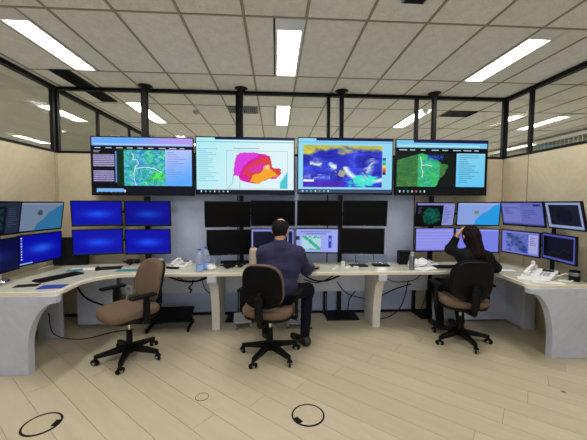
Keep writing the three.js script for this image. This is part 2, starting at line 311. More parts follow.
function slotDiffuser(name, label, x0, x1, z0, z1, n, along, mat) {
  const t = thing(name, label, 'air vent', [(x0 + x1) / 2, CEIL - 0.005, (z0 + z1) / 2]); const w = x1 - x0, l = z1 - z0;
  obj('backing', ext(-w / 2, w / 2, -0.002, 0.003, -l / 2, l / 2), M.blackMatte, t);
  obj('vent_frame', [ext(-w / 2, -w / 2 + 0.012, -0.012, 0, -l / 2, l / 2), ext(w / 2 - 0.012, w / 2, -0.012, 0, -l / 2, l / 2), ext(-w / 2, w / 2, -0.012, 0, -l / 2, -l / 2 + 0.012), ext(-w / 2, w / 2, -0.012, 0, l / 2 - 0.012, l / 2)], mat, t);
  for (let i = 1; i < n; i++) { const f = i / n - 0.5; obj('slat', along ? ext(f * w - 0.004, f * w + 0.004, -0.011, -0.003, -l / 2, l / 2) : ext(-w / 2, w / 2, -0.011, -0.003, f * l - 0.004, f * l + 0.004), mat, t); }
}
slotDiffuser('slot_diffuser', 'dark linear air diffuser running along the ceiling by the left light', -2.48, -2.27, -4.12, -3.62, 4, true, M.dark);
slotDiffuser('slot_diffuser', 'continuation of the dark linear air diffuser beyond the back glass', -2.48, -2.27, -4.68, -4.20, 4, true, M.dark);
slotDiffuser('ceiling_grille', 'grey slatted ceiling grille beyond the glass, above the second wall screen', -0.74, -0.28, -5.12, -4.80, 14, true, M.steel);
slotDiffuser('ceiling_grille', 'dark slatted ceiling grille beyond the glass at the far right corner', 2.70, 3.16, -5.05, -4.76, 6, false, M.dark);
{
  const t = thing('smoke_detector', 'small round smoke detector on the ceiling beyond the back glass', 'detector', [-1.26, CEIL, -5.09]);
  obj('base_ring', cyl(0.055, 0.055, 0.012, 0, -0.012), M.offwhite, t); obj('sensor_dome', lathe([[0.001, -0.055], [0.025, -0.05], [0.045, -0.03], [0.05, -0.012]]), M.grey, t);
  const s = thing('ceiling_speaker', 'small dark square grille in the ceiling at the top edge of the picture', 'speaker', [0.98, CEIL - 0.005, -2.2]);
  obj('frame_plate', rbox(0.17, 0.012, 0.12, 0.005, 0, -0.006, 0), M.steel, s); for (let i = -3; i <= 3; i++) obj('slat', box(0.14, 0.006, 0.006, 0, -0.013, i * 0.015), M.dark, s);
}
// window with vertical blinds in the far right wall
{
  const w = structure('window_1', 'wide window with vertical blinds in the far wall beyond the right glass', 'window');
  const x = OX1 - 0.02;
  const z0 = -8.3, z1 = -3.3, y0 = 0.95, y1 = 2.86;
  obj('window_frame', [ext(x - 0.03, x, y0, y0 + 0.06, z0, z1), ext(x - 0.03, x, y1 - 0.06, y1, z0, z1), ext(x - 0.03, x, y0, y1, z0, z0 + 0.06), ext(x - 0.03, x, y0, y1, z1 - 0.06, z1)], M.alu, w);
  raw('glass_pane', clean(ext(x - 0.012, x - 0.008, y0 + 0.06, y1 - 0.06, z0 + 0.06, z1 - 0.06)), M.glass, w);
  obj('head_rail', ext(x - 0.14, x - 0.06, y1 - 0.03, y1 + 0.03, z0, z1), M.white, w);
  for (let i = 0; i < 54; i++) obj('blind_slat', box(0.085, y1 - y0 - 0.04, 0.003).rotateY(0.9).translate(x - 0.1, (y0 + y1) / 2 - 0.02, z0 + 0.06 + i * 0.0925), M.blind, w);
}

// ---------------------------------------------------------------- the long desk
{
  const t = thing('control_desk', 'long pale U-shaped control room desk with curved legs and glossy top', 'desk', [0, 0, 0]);
  const outline = [[XL + 0.03, -2.74], [-1.99, -2.735], [-1.91, -2.76], [-1.875, -2.83], [-1.89, -2.98], [-1.895, -3.1], [-1.86, -3.22], [-1.79, -3.315], [-1.68, -3.385], [-1.52, -3.41], [-1.2, -3.41], [2.2, -3.42], [2.36, -3.41], [2.45, -3.33], [2.475, -3.2], [2.45, -2.95], [2.44, -2.88], [2.46, -2.82], [2.53, -2.79], [XR - 0.03, -2.79], [XR - 0.03, -4.0], [XL + 0.03, -4.0]];
  const sh = (off) => new THREE.Shape(outline.map(([x, z]) => new THREE.Vector2(x, -z)));
  const g = new THREE.ExtrudeGeometry(sh(), { depth: 0.026, bevelEnabled: true, bevelThickness: 0.006, bevelSize: 0.006, bevelOffset: -0.006, bevelSegments: 3 }).rotateX(-Math.PI / 2).translate(0, DESK - 0.032 , 0);
  obj('edge_band', g, M.edge, t);
  const inner = new THREE.Shape(outline.map(([x, z], i) => { const n = outline.length, p = outline[(i + n - 1) % n], q = outline[(i + 1) % n], dx = q[0] - p[0], dz = q[1] - p[1], L = Math.hypot(dx, dz); return new THREE.Vector2(x + dz / L * 0.016, -(z - dx / L * 0.016)); }));
  obj('worktop', new THREE.ExtrudeGeometry(inner, { depth: 0.003, bevelEnabled: false }).rotateX(-Math.PI / 2).translate(0, DESK - 0.001, 0), M.worktop, t);
  // wing end panels with their quarter-round cut; traced in x, y and given their thickness in z
  const endPanel = (pts, z0, th, name) => {
    const s = new THREE.Shape(pts.map((p) => new THREE.Vector2(...p)));
    const g = new THREE.ExtrudeGeometry(s, { depth: th, bevelEnabled: true, bevelThickness: 0.004, bevelSize: 0.004, bevelOffset: -0.004, bevelSegments: 2 }).translate(0, 0, z0);
    obj(name, g, M.panel, t);
  };
  endPanel([[XL + 0.03, 0], [-2.125, 0], ...Array.from({ length: 13 }, (_, i) => { const s = i / 12 * Math.PI / 2; return [-2.125 + 0.245 * (1 - Math.cos(s)), 0.2 + 0.43 * Math.sin(s)]; }), [-1.88, DESK - 0.034], [XL + 0.03, DESK - 0.034]], -2.80, 0.07, 'end_panel');
  endPanel([[XR - 0.03, 0], [XR - 0.03, DESK - 0.034], [2.43, DESK - 0.034], [2.43, 0.645], ...Array.from({ length: 13 }, (_, i) => { const s = (1 - i / 12) * Math.PI / 2; return [2.675 - 0.225 * (1 - Math.cos(s)), 0.18 + 0.465 * Math.sin(s)]; }), [2.675, 0]], -2.85, 0.07, 'end_panel');
  // bracket legs under the back run: profile in z, y
  for (const x of [-0.70, 1.22]) {
    const pts = [[-3.98, 0], [-3.62, 0], ...Array.from({ length: 13 }, (_, i) => { const s = i / 12 * Math.PI / 2; return [-3.62 + 0.195 * (1 - Math.cos(s)), 0.06 + 0.55 * Math.sin(s)]; }), [-3.42, 0.61], [-3.42, DESK - 0.034], [-3.98, DESK - 0.034]];
    const s = new THREE.Shape(pts.map(([z, y]) => new THREE.Vector2(z, y)));
    obj('leg', new THREE.ExtrudeGeometry(s, { depth: 0.085, bevelEnabled: true, bevelThickness: 0.005, bevelSize: 0.005, bevelOffset: -0.005, bevelSegments: 2 }).rotateY(-Math.PI / 2).translate(x + 0.045, 0, 0), M.legSide, t);
    obj('leg_cap', rbox(0.1, 0.07, 0.012, 0.004, x, DESK - 0.071, -3.414), M.panel, t);
  }
  obj('modesty_panel', ext(-0.62, 1.16, 0.37, DESK - 0.034, -3.92, -3.90), M.panel, t);
  obj('modesty_panel', ext(-1.9, -0.72, 0.37, DESK - 0.034, -3.92, -3.90), M.panel, t);
  obj('modesty_panel', ext(1.26, 2.0, 0.37, DESK - 0.034, -3.92, -3.90), M.panel, t);
  obj('modesty_panel', ext(-2.36, -1.9, 0.03, DESK - 0.034, -3.80, -3.78), M.panel, t);
  obj('modesty_panel', ext(2.0, 2.95, 0.02, DESK - 0.034, -3.78, -3.76), M.panel, t);
  obj('modesty_panel', ext(2.95, 2.97, 0.02, DESK - 0.034, -3.76, -3.50), M.panel, t);
  obj('leg', rbox(0.24, DESK - 0.034, 0.06, 0.006, -2.47, (DESK - 0.034) / 2, -3.5), M.panel, t);
  obj('leg', rbox(0.14, DESK - 0.034, 0.06, 0.006, 3.03, (DESK - 0.034) / 2, -3.49), M.panel, t);
}

// ---------------------------------------------------------------- screens: pictures drawn on canvases
function canvas(w, h, draw) {
  const c = document.createElement('canvas'); c.width = w; c.height = h; draw(c.getContext('2d'), w, h);
  const t = new THREE.CanvasTexture(c); t.colorSpace = THREE.SRGBColorSpace; return t;
}
const hex = (r, g, b) => `rgb(${Math.round(Math.max(0, Math.min(255, r)))},${Math.round(Math.max(0, Math.min(255, g)))},${Math.round(Math.max(0, Math.min(255, b)))})`;
const wobble = (pts) => pts.flatMap((p, i) => { const q = pts[(i + 1) % pts.length]; return [0, 0.25, 0.5, 0.75].map((t) => [p[0] + (q[0] - p[0]) * t + rr(-4, 4), p[1] + (q[1] - p[1]) * t + rr(-4, 4)]); });
const poly = (x, pts, c) => { x.fillStyle = c; x.beginPath(); pts.forEach((p, i) => i ? x.lineTo(...p) : x.moveTo(...p)); x.closePath(); x.fill(); };
const field = (x, x0, y0, x1, y1, s, fn) => { for (let j = y0; j < y1; j += s) for (let i = x0; i < x1; i += s) { const c = fn((i - x0) / (x1 - x0), (j - y0) / (y1 - y0)); if (c) { x.fillStyle = c; x.fillRect(i, j, Math.min(s, x1 - i) + 0.5, Math.min(s, y1 - j) + 0.5); } } };
const lines = (x, x0, y0, x1, y1, step, c) => { x.fillStyle = c; for (let y = y0; y < y1; y += step) x.fillRect(x0, y, (x1 - x0) * rr(0.35, 1), Math.max(1, step * 0.35)); };
const fbm = (u, v, z) => noise.noise(u, v, z) + 0.5 * noise.noise(u * 2.1, v * 2.1, z + 3) + 0.25 * noise.noise(u * 4.3, v * 4.3, z + 7);
const mix = (a, b, t) => a.map((v, i) => v + (b[i] - v) * t);
function taskbar(x, w, h, y, c = '#0a0d1c') { x.fillStyle = c; x.fillRect(0, y, w, h - y); const cs = ['#dfe6f2', '#8fb4e8', '#5fd07a', '#cfd8ea', '#e07a6a', '#6fc0d8']; for (let i = 0; i < 7; i++) { x.fillStyle = cs[i % 6]; x.fillRect(w * (0.04 + i * 0.045), y + (h - y) * 0.3, w * 0.014, (h - y) * 0.45); } }
const PIC = {
  satellite: canvas(640, 360, (x, w, h) => {
    x.fillStyle = '#05060c'; x.fillRect(0, 0, w, h);
    field(x, 0, 0, w, 52, 4, (u, v) => hex(...mix([176, 150, 235], [96, 168, 245], 0.5 + 0.5 * Math.sin(u * 5 + v))));
    x.fillStyle = '#9fc8f5'; x.fillRect(w * 0.02, 38, w * 0.95, 10);
    x.fillStyle = '#c9d3e8'; for (let i = 0; i < 9; i++) x.fillRect(w * (0.03 + i * 0.105), 64, w * rr(0.04, 0.08), 5);
    lines(x, 10, 84, 80, 100, 8, '#b9bfda'); field(x, 8, 108, 140, 186, 6, (u, v) => hex(150 + 40 * rnd(), 140 + 40 * rnd(), 205)); field(x, 8, 210, 136, 284, 6, () => hex(140 + 45 * rnd(), 130 + 45 * rnd(), 205));
    for (let y = 112; y < 284; y += 12) { x.fillStyle = '#1a1a30'; x.fillRect(8, y, 132, 4); }
    x.fillStyle = '#5b8fd6'; x.fillRect(146, 88, 9, 200);
    field(x, 156, 76, 200, 306, 5, (u, v) => hex(10, 30 + 50 * Math.abs(fbm(u * 3, v * 8, 2)), 25));
    field(x, 200, 78, 462, 308, 3, (u, v) => { const n = fbm(u * 9, v * 9, 1), m = fbm(u * 4, v * 4, 5), k = (u - 0.8) ** 2 + (v - 0.75) ** 2; const f = noise.noise(u * 42, v * 38, 3) * 55 + (rnd() - 0.5) * 40, e = Math.max(0, 1 - k / 0.05); return hex(66 + 60 * n + f * 0.7, 172 + 40 * m + 40 * n + f + 40 * e, 182 + 60 * n - 50 * m + f - 100 * e); });
    x.strokeStyle = '#e6f6f4'; x.lineWidth = 4; x.lineJoin = 'round'; x.beginPath(); [[250, 96], [262, 120], [255, 140], [285, 142], [292, 165], [270, 190], [262, 230], [264, 270], [275, 306]].forEach((p, i) => i ? x.lineTo(...p) : x.moveTo(...p)); x.stroke();
    x.beginPath(); [[270, 198], [310, 190], [350, 188], [400, 200], [440, 222]].forEach((p, i) => i ? x.lineTo(...p) : x.moveTo(...p)); x.stroke();
    field(x, 462, 74, 632, 308, 6, (u, v) => hex(...mix([172, 190, 250], [90, 165, 250], Math.max(0, Math.min(1, v * 1.3 - 0.3 + 0.3 * u))))); lines(x, 476, 90, 600, 250, 14, '#7f95d6');
    taskbar(x, w, h, 322); x.fillStyle = '#7ab0ee'; x.fillRect(26, 326, 170, 22);
  }),
  pinkMap: canvas(640, 360, (x, w, h) => {
    field(x, 0, 0, w, h, 8, (u, v) => hex(...mix([170, 232, 240], [218, 240, 244], Math.min(1, u * 1.4 + 0.2 * v))));
    x.fillStyle = '#161b58'; x.fillRect(120, 0, w - 120, 12); x.fillStyle = '#7fc7dd'; x.fillRect(0, 24, w, 6);
    lines(x, 14, 70, 150, 290, 13, '#8fc9d8'); lines(x, 240, 66, 560, 74, 8, '#4a4f70');
    x.strokeStyle = '#9aa6b4'; x.lineWidth = 2; x.strokeRect(196, 84, 402, 246);
    const B = [[248, 152], [262, 110], [300, 92], [350, 92], [392, 98], [440, 104], [478, 112], [488, 150], [494, 190], [520, 200], [552, 200], [556, 225], [540, 250], [515, 268], [478, 262], [440, 278], [405, 296], [380, 290], [350, 282], [305, 284], [280, 268], [276, 250], [240, 242], [244, 196]];
    poly(x, wobble(B), '#d63bd8'); poly(x, wobble([[276, 250], [300, 190], [360, 140], [420, 104], [478, 112], [494, 190], [556, 225], [478, 262], [405, 296], [305, 284]]), '#d4149c');
    poly(x, wobble([[350, 282], [340, 240], [300, 236], [320, 200], [380, 150], [440, 120], [482, 130], [494, 190], [552, 200], [540, 250], [478, 262], [405, 296]]), '#d83a38'); poly(x, wobble([[330, 210], [380, 170], [440, 160], [450, 190], [420, 220], [370, 225]]), '#d42e9c');
    poly(x, wobble([[350, 282], [370, 236], [420, 228], [446, 176], [476, 190], [500, 212], [540, 240], [478, 262], [405, 296]]), '#f0a21e'); poly(x, wobble([[446, 176], [470, 172], [480, 200], [450, 205]]), '#f3c89a');
    poly(x, [[598, 214], [570, 262], [548, 290], [548, 328], [597, 328]], '#46c3d2'); x.strokeStyle = '#556'; x.beginPath(); x.moveTo(240, 242); x.lineTo(232, 300); x.lineTo(200, 328); x.stroke(); x.beginPath(); x.moveTo(282, 284); x.lineTo(282, 328); x.stroke();
    taskbar(x, w, h, 338);
  }),
  clouds: canvas(640, 360, (x, w, h) => {
    x.fillStyle = '#8fd3ef'; x.fillRect(0, 0, w, h); x.fillStyle = '#10185a'; x.fillRect(120, 0, w - 120, 14); x.fillStyle = '#58b4de'; x.fillRect(0, 22, w, 5);
    field(x, 32, 44, 570, 322, 3, (u, v) => {
      const wx = u + 0.12 * fbm(u * 3, v * 3, 1), wy = v + 0.16 * fbm(u * 3, v * 3, 6), s = fbm(wx * 4, wy * 4, 2.2), a = fbm(wx * 9, wy * 9, 8.1), sp = noise.noise(u * 40, v * 40, 2) * 16;
      let c = mix([22, 26, 150], [66, 84, 236], 0.5 + 0.7 * s).map((q) => q + sp);
      const lump = Math.max(0, 0.13 - Math.hypot((u - 0.5) * 0.8, v - 0.2)) + Math.max(0, 0.15 - Math.hypot(u - 0.03, (v - 0.18) * 0.7)) + 0.6 * Math.max(0, 0.09 - Math.abs(Math.hypot(u - 0.5, v - 0.5) - 0.2)) * (u > 0.5 && v < 0.45 ? 1 : 0);
      const y = 0.13 - v + 0.09 * s + lump * 1.3 + 0.04 * Math.sin(u * 9); if (y > 0) c = mix(c, [212, 208, 60], Math.min(1, y * 11) * (0.85 + 0.2 * a));
      const w1 = 1 - Math.abs(v - 0.42 - 0.5 * (u - 0.15) + 0.12 * s) / 0.13; if (w1 > 0 && u > 0.08 && u < 0.42) c = mix(c, [228, 240, 252], Math.min(1, w1 * 1.2) * Math.max(0, Math.min(1, 0.35 + 1.3 * a)));
      const w2 = 1 - Math.abs(v - 0.75 + 0.1 * s) / 0.1; if (w2 > 0 && u < 0.34) c = mix(c, [226, 240, 250], w2 * Math.max(0, Math.min(1, 0.3 + 1.4 * a)));
      const R = Math.hypot(u - 0.86, (v - 0.42) * 0.8), arc = 1 - Math.abs(R - 0.34) / 0.06; if (arc > 0 && v > 0.5 && u > 0.5) c = mix(c, [220, 240, 250], Math.min(1, arc * 1.2));
      const tail = Math.hypot((u - 0.75) / 0.2, (v - 0.85) / 0.14) + 0.7 * a; if (tail < 1.1) c = mix(c, [70, 226, 208], Math.min(1, (1.1 - tail) * 2.2));
      const st = 1 - Math.abs(u - 0.78 - 0.25 * (0.8 - v) + 0.05 * a) / 0.09; if (st > 0 && v > 0.3 && v < 0.85) c = mix(c, [214, 238, 250], st * Math.max(0, Math.min(1, 0.4 + 1.3 * a)));
      if (Math.hypot((u - 0.49) / 0.06, (v - 0.66) / 0.08) + 0.6 * a < 0.9) c = mix(c, [206, 196, 110], 0.75); if (v > 0.84 && u < 0.52) c = mix(c, [96, 30, 176], 0.55);
      return hex(...c);
    });
    x.fillStyle = '#e8f0f8'; x.fillRect(34, 272, 72, 14);
    ['#2b3fb0', '#3cc5d8', '#2cae5a', '#e6d83c', '#e8772c', '#d8345c', '#26203c'].forEach((c, i) => { x.fillStyle = c; x.fillRect(574, 124 + i * 16, 22, 16); });
    taskbar(x, w, h, 336, '#3a4a66');
  }),
  greenMap: canvas(640, 360, (x, w, h) => {
    x.fillStyle = '#05070c'; x.fillRect(0, 0, w, h); x.fillStyle = '#74c4e6'; x.fillRect(0, 0, w, 50); x.fillStyle = '#121a58'; x.fillRect(120, 0, w - 120, 16); x.fillStyle = '#a8dcf2'; x.fillRect(10, 30, w * 0.9, 12);
    x.fillStyle = '#c4d0dc'; for (let i = 0; i < 8; i++) x.fillRect(w * (0.03 + i * 0.118), 62, w * rr(0.05, 0.09), 6);
    field(x, 6, 84, 410, 312, 3, (u, v) => {
      const n = fbm(u * 8, v * 7, 4), f = noise.noise(u * 45, v * 40, 5) * 36 + (rnd() - 0.5) * 26, coast = 0.2 + 0.06 * n - 0.18 * Math.exp(-(((u - 0.42) / 0.2) ** 2)) + Math.max(0, u - 0.5) * 0.35, right = 0.88 - 0.42 * Math.max(0, v - 0.45) - 0.9 * Math.max(0, 0.25 - v) + 0.03 * n;
      if (u > right || v < coast) return v < coast && u < 0.45 && Math.abs(v - 0.02 - 0.5 * (0.45 - u)) < 0.03 ? hex(60, 130, 80) : hex(10, 22 + f * 0.2, 18);
      return u > 0.36 && u < 0.74 ? hex(56 + f * 0.7 + 20 * n, 178 + f + 30 * n, 118 + 60 * fbm(u * 5, v * 5, 1) + f) : hex(54 + f + 40 * Math.max(0, n), 116 + f + 20 * n, 62 + f * 0.7);
    });
    field(x, 220, 96, 330, 130, 5, () => rnd() < 0.5 ? '#2746c4' : null);
    x.strokeStyle = '#e4f8ee'; x.lineWidth = 4; x.beginPath(); [[168, 110], [180, 150], [176, 180], [190, 214], [182, 250]].forEach((p, i) => i ? x.lineTo(...p) : x.moveTo(...p)); x.stroke(); x.beginPath(); [[178, 168], [214, 164], [252, 172]].forEach((p, i) => i ? x.lineTo(...p) : x.moveTo(...p)); x.stroke();
    field(x, 424, 84, 628, 312, 8, (u, v) => hex(...mix([130, 205, 235], [96, 196, 240], v))); lines(x, 444, 96, 590, 290, 14, '#4a90b4');
    taskbar(x, w, h, 328, '#0b1016');
  }),
  wallpaper: canvas(320, 184, (x, w, h) => {
    field(x, 0, 0, w, h, 2, (u, v) => { const g = Math.exp(-(((u - 0.5) / 0.28) ** 2 + ((v - 0.52) / 0.17) ** 2)), s = Math.exp(-(((v - 0.95 + 0.5 * (u - 0.1) ** 2 * 2) / 0.03) ** 2)) * 0.3; return hex(4 + 16 * g + 24 * s, 8 + 74 * g + 35 * s, 172 + 76 * g + 30 * s); });
    x.fillStyle = '#0b2a86'; x.fillRect(0, h - 7, w, 7);
  }),
  icons: canvas(320, 184, (x, w, h) => {
    field(x, 0, 0, w, h, 2, (u, v) => { const g = Math.exp(-(((u - 0.5) / 0.28) ** 2 + ((v - 0.5) / 0.18) ** 2)); return hex(6 + 34 * g, 10 + 80 * g, 168 + 66 * g); });
    for (let i = 0; i < 9; i++) { x.fillStyle = ['#d8e6f8', '#9cc0ee', '#e8d890'][i % 3]; x.fillRect(10, 10 + i * 17, 9, 8); } x.fillStyle = '#8fb0f0'; x.fillRect(0, h - 9, 90, 9);
  }),
  dimBlue: canvas(320, 184, (x, w, h) => { field(x, 0, 0, w, h, 2, (u, v) => { const g = Math.exp(-(((u - 0.5) / 0.3) ** 2 + ((v - 0.5) / 0.2) ** 2)); return hex(6 + 14 * g, 10 + 26 * g, 62 + 50 * g); }); }),
  dimPage: canvas(320, 184, (x, w, h) => { x.fillStyle = '#2a3242'; x.fillRect(0, 0, w, h); x.fillStyle = '#10141a'; x.fillRect(0, 24, w * 0.68, h); field(x, 20, 40, 200, 160, 5, (u, v) => fbm(u * 5, v * 5, 3) > 0 ? '#1d3a38' : null); lines(x, w * 0.72, 34, w * 0.96, 150, 12, '#44506a'); }),
  coast: canvas(320, 184, (x, w, h) => {
    x.fillStyle = '#8ea4c4'; x.fillRect(0, 0, w, h); poly(x, [[w, 6], [200, 70], [170, 110], [120, 140], [100, h], [w, h]], '#3f8ec4'); x.fillStyle = '#a8bcd8'; x.fillRect(0, 0, w, 12);
    field(x, 118, 46, 156, 84, 4, (u, v) => Math.hypot(u - 0.5, v - 0.5) < 0.45 + 0.1 * rnd() ? '#4c6472' : null);
  }),
  skyMap: canvas(320, 184, (x, w, h) => {
    x.fillStyle = '#8ba8e8'; x.fillRect(0, 0, w, h); x.fillStyle = '#a9b4ee'; x.fillRect(0, 0, w, 14);
    poly(x, [[w, 6], [270, 22], [240, 60], [190, 90], [165, 110], [140, 150], [128, h], [w, h]], '#2aa0ea');
    field(x, 122, 60, 164, 92, 4, (u, v) => Math.hypot(u - 0.5, v - 0.5) < 0.46 ? '#7f8a72' : null);
  }),
  radar: canvas(320, 184, (x, w, h) => {
    x.fillStyle = '#0a0d10'; x.fillRect(0, 0, w, h); x.fillStyle = '#9a9ce8'; x.fillRect(0, 0, w, 16); x.fillStyle = '#9aa2ea'; x.fillRect(w * 0.7, 16, w * 0.3, h); lines(x, w * 0.74, 34, w * 0.96, 170, 14, '#6c74c8');
    field(x, 56, 26, 210, 176, 4, (u, v) => { const d = Math.hypot(u - 0.45, v - 0.5), n = fbm(u * 6, v * 6, 6); return d < 0.46 + 0.12 * n ? hex(10 + 20 * n, 78 + 60 * n + 60 * (0.4 - d), 70 + 80 * (0.35 - d)) : null; }); lines(x, 14, 36, 44, 90, 8, '#5a6a9a');
  }),
  page: canvas(320, 184, (x, w, h) => { x.fillStyle = '#8f90ee'; x.fillRect(0, 0, w, h); field(x, 6, 12, w - 6, h - 10, 6, (u, v) => hex(150 + 12 * Math.sin(v * 40), 152 + 10 * Math.sin(v * 40), 242)); x.fillStyle = '#6c70d8'; x.fillRect(0, h - 9, w, 9); }),
  blank: canvas(320, 184, (x, w, h) => { x.fillStyle = '#7d86ee'; x.fillRect(0, 0, w, h); x.fillStyle = '#a3a8f4'; x.fillRect(0, 0, w, 12); lines(x, 20, 34, 140, 80, 12, '#6169cf'); }),
  mapPage: canvas(320, 184, (x, w, h) => {
    x.fillStyle = '#a4aef6'; x.fillRect(0, 0, w, h); x.fillStyle = '#5c63c4'; x.fillRect(30, 18, 240, 6); x.fillRect(70, 34, 160, 6); x.fillStyle = '#2e2f5c'; x.fillRect(0, 56, 26, 30);
    x.fillStyle = '#b8dcf0'; x.fillRect(40, 52, 150, 116); field(x, 42, 54, 188, 166, 5, (u, v) => Math.abs(u - v * 0.9 - 0.1) < 0.12 + 0.08 * fbm(u * 5, v * 5, 1) || (v > 0.86 && rnd() < 0.6) || (v < 0.14 && rnd() < 0.4) ? '#3cb890' : null);
    x.fillStyle = '#3346c8'; x.fillRect(248, 50, 24, 98); x.fillStyle = '#9aa8f0'; x.fillRect(254, 74, 12, 22);
  }),
  framed: canvas(320, 184, (x, w, h) => { x.fillStyle = '#8f92e2'; x.fillRect(0, 0, w, h); x.fillStyle = '#0e1228'; x.fillRect(12, 16, w - 60, h - 20); x.fillStyle = '#1a2040'; x.fillRect(w - 40, 16, 30, h - 20); }),
  windows: canvas(320, 184, (x, w, h) => { x.fillStyle = '#6a70c8'; x.fillRect(0, 0, w, h); x.fillStyle = '#8086da'; x.fillRect(8, 12, 150, 150); x.fillStyle = '#7379cf'; x.fillRect(150, 26, 160, 140); lines(x, 20, 40, 140, 100, 12, '#4a50a4'); lines(x, 170, 60, 290, 120, 14, '#555cb4'); x.fillStyle = '#3a4080'; x.fillRect(0, h - 10, w, 10); x.fillStyle = '#222a60'; x.fillRect(250, 16, 50, 14); }),
  storm: canvas(320, 184, (x, w, h) => { x.fillStyle = '#9fb0da'; x.fillRect(0, 0, w, h); x.fillStyle = '#191c28'; x.fillRect(28, 16, w - 48, h - 36); field(x, 84, 24, 244, 160, 4, (u, v) => { const d = Math.hypot(u - 0.5, v - 0.5), n = fbm(u * 7, v * 7, 9); return d < 0.45 + 0.12 * n ? hex(10 + 20 * n, 12 + 22 * n, 18 + 26 * n) : null; }); x.strokeStyle = '#8a94b4'; x.lineWidth = 1.5; x.strokeRect(28, 16, w - 48, h - 36); }),
  satPage: canvas(320, 184, (x, w, h) => { x.fillStyle = '#8288ee'; x.fillRect(0, 0, w, h); field(x, 40, 18, 230, 170, 4, (u, v) => { const n = fbm(u * 6, v * 6, 2.5), b = Math.abs(u - 0.15 - v * 0.8); return hex(104 + 50 * n - (b < 0.2 ? 30 : 0), 116 + 50 * n - (b < 0.2 ? 24 : 0), 200 + 30 * n - (b < 0.2 ? 40 : 0)); }); x.fillStyle = '#b8bcf8'; x.fillRect(236, 18, 74, 150); lines(x, 246, 40, 300, 100, 14, '#8a54b8'); }),
  trace: canvas(320, 184, (x, w, h) => { x.fillStyle = '#5a5fc4'; x.fillRect(0, 0, w, h); x.fillStyle = '#07080e'; x.fillRect(8, 14, w - 24, h - 30); x.strokeStyle = '#4a5a40'; x.lineWidth = 2; x.beginPath(); [[30, 130], [70, 150], [110, 124], [160, 140], [220, 96], [270, 110]].forEach((p, i) => i ? x.lineTo(...p) : x.moveTo(...p)); x.stroke(); }),
};
const screenMat = new Map();
function lit(pic, k) { const key = pic + k; if (!screenMat.has(key)) screenMat.set(key, new THREE.MeshPhysicalMaterial({ color: 0x020203, roughness: 0.35, specularIntensity: 0.3, emissive: 0xffffff, emissiveMap: PIC[pic], emissiveIntensity: k })); return screenMat.get(key); }
function face(w, h, z, mat, parent) { return raw('screen', new THREE.PlaneGeometry(w, h).translate(0, 0, z), mat, parent); }

// ---------------------------------------------------------------- wall screens and their columns
const POLE_X = [-1.62, -0.44, 0.85, 2.08], POLE_Z = -4.04;
['leftmost wall screen', 'pink map screen', 'blue cloud screen', 'rightmost wall screen'].forEach((what, i) => {
  const t = thing('support_column', `black steel column from floor to ceiling behind the ${what}`, 'column', [POLE_X[i], 0, POLE_Z], 0, 'columns carrying the screens');
  obj('pole', rbox(0.055, CEIL - 0.03, 0.05, 0.008, 0, (CEIL - 0.03) / 2 + 0.01, 0), M.black, t);
  obj('ceiling_flange', [cyl(0.05, 0.085, 0.02, 0, CEIL - 0.026), cyl(0.035, 0.05, 0.04, 0, CEIL - 0.066)], M.black, t);
  obj('base_plate', rbox(0.42, 0.02, 0.3, 0.006, 0.02, 0.01, 0.045), M.black, t);
  obj('collar', rbox(0.075, 0.05, 0.065, 0.006, 0, 1.36, 0), M.black, t); obj('collar', rbox(0.075, 0.05, 0.065, 0.006, 0, 1.03, 0), M.black, t);
});
[['satellite', 'large wall screen with teal satellite map and list panel, leftmost of four', -1.645, 1.945], ['pinkMap', 'large wall screen showing a pink and orange region map on white', -0.38, 1.963], ['clouds', 'large wall screen showing blue and yellow cloud imagery', 0.9, 1.975], ['greenMap', 'large wall screen with green map on black and light blue panel, rightmost of four', 2.175, 1.972]].forEach(([pic, label, x, y], i) => {
  const w = 1.245, h = 0.725, t = thing('wall_screen', label, 'television', [x, y, -3.98], 0, 'large screens above the desk');
  obj('casing', rbox(w, h, 0.03, 0.008, 0, 0, -0.018), M.bezel, t);
  obj('bezel', [ext(-w / 2, w / 2, h / 2 - 0.012, h / 2, -0.004, 0.001), ext(-w / 2, w / 2, -h / 2, -h / 2 + 0.022, -0.004, 0.001), ext(-w / 2, -w / 2 + 0.012, -h / 2, h / 2, -0.004, 0.001), ext(w / 2 - 0.012, w / 2, -h / 2, h / 2, -0.004, 0.001)], M.bezel, t);
  const s = face(w - 0.022, h - 0.034, -0.0022, lit(pic, SCREEN * 1.05), t); s.position.y = 0.005;
  obj('chin_strip', rbox(w * 0.55, 0.008, 0.012, 0.003, 0, -h / 2 - 0.003, -0.012), M.steel, t);
  obj('wall_mount', ext(POLE_X[i] - x - 0.09, POLE_X[i] - x + 0.09, -0.15, 0.15, -0.036, -0.031), M.black, t);
});

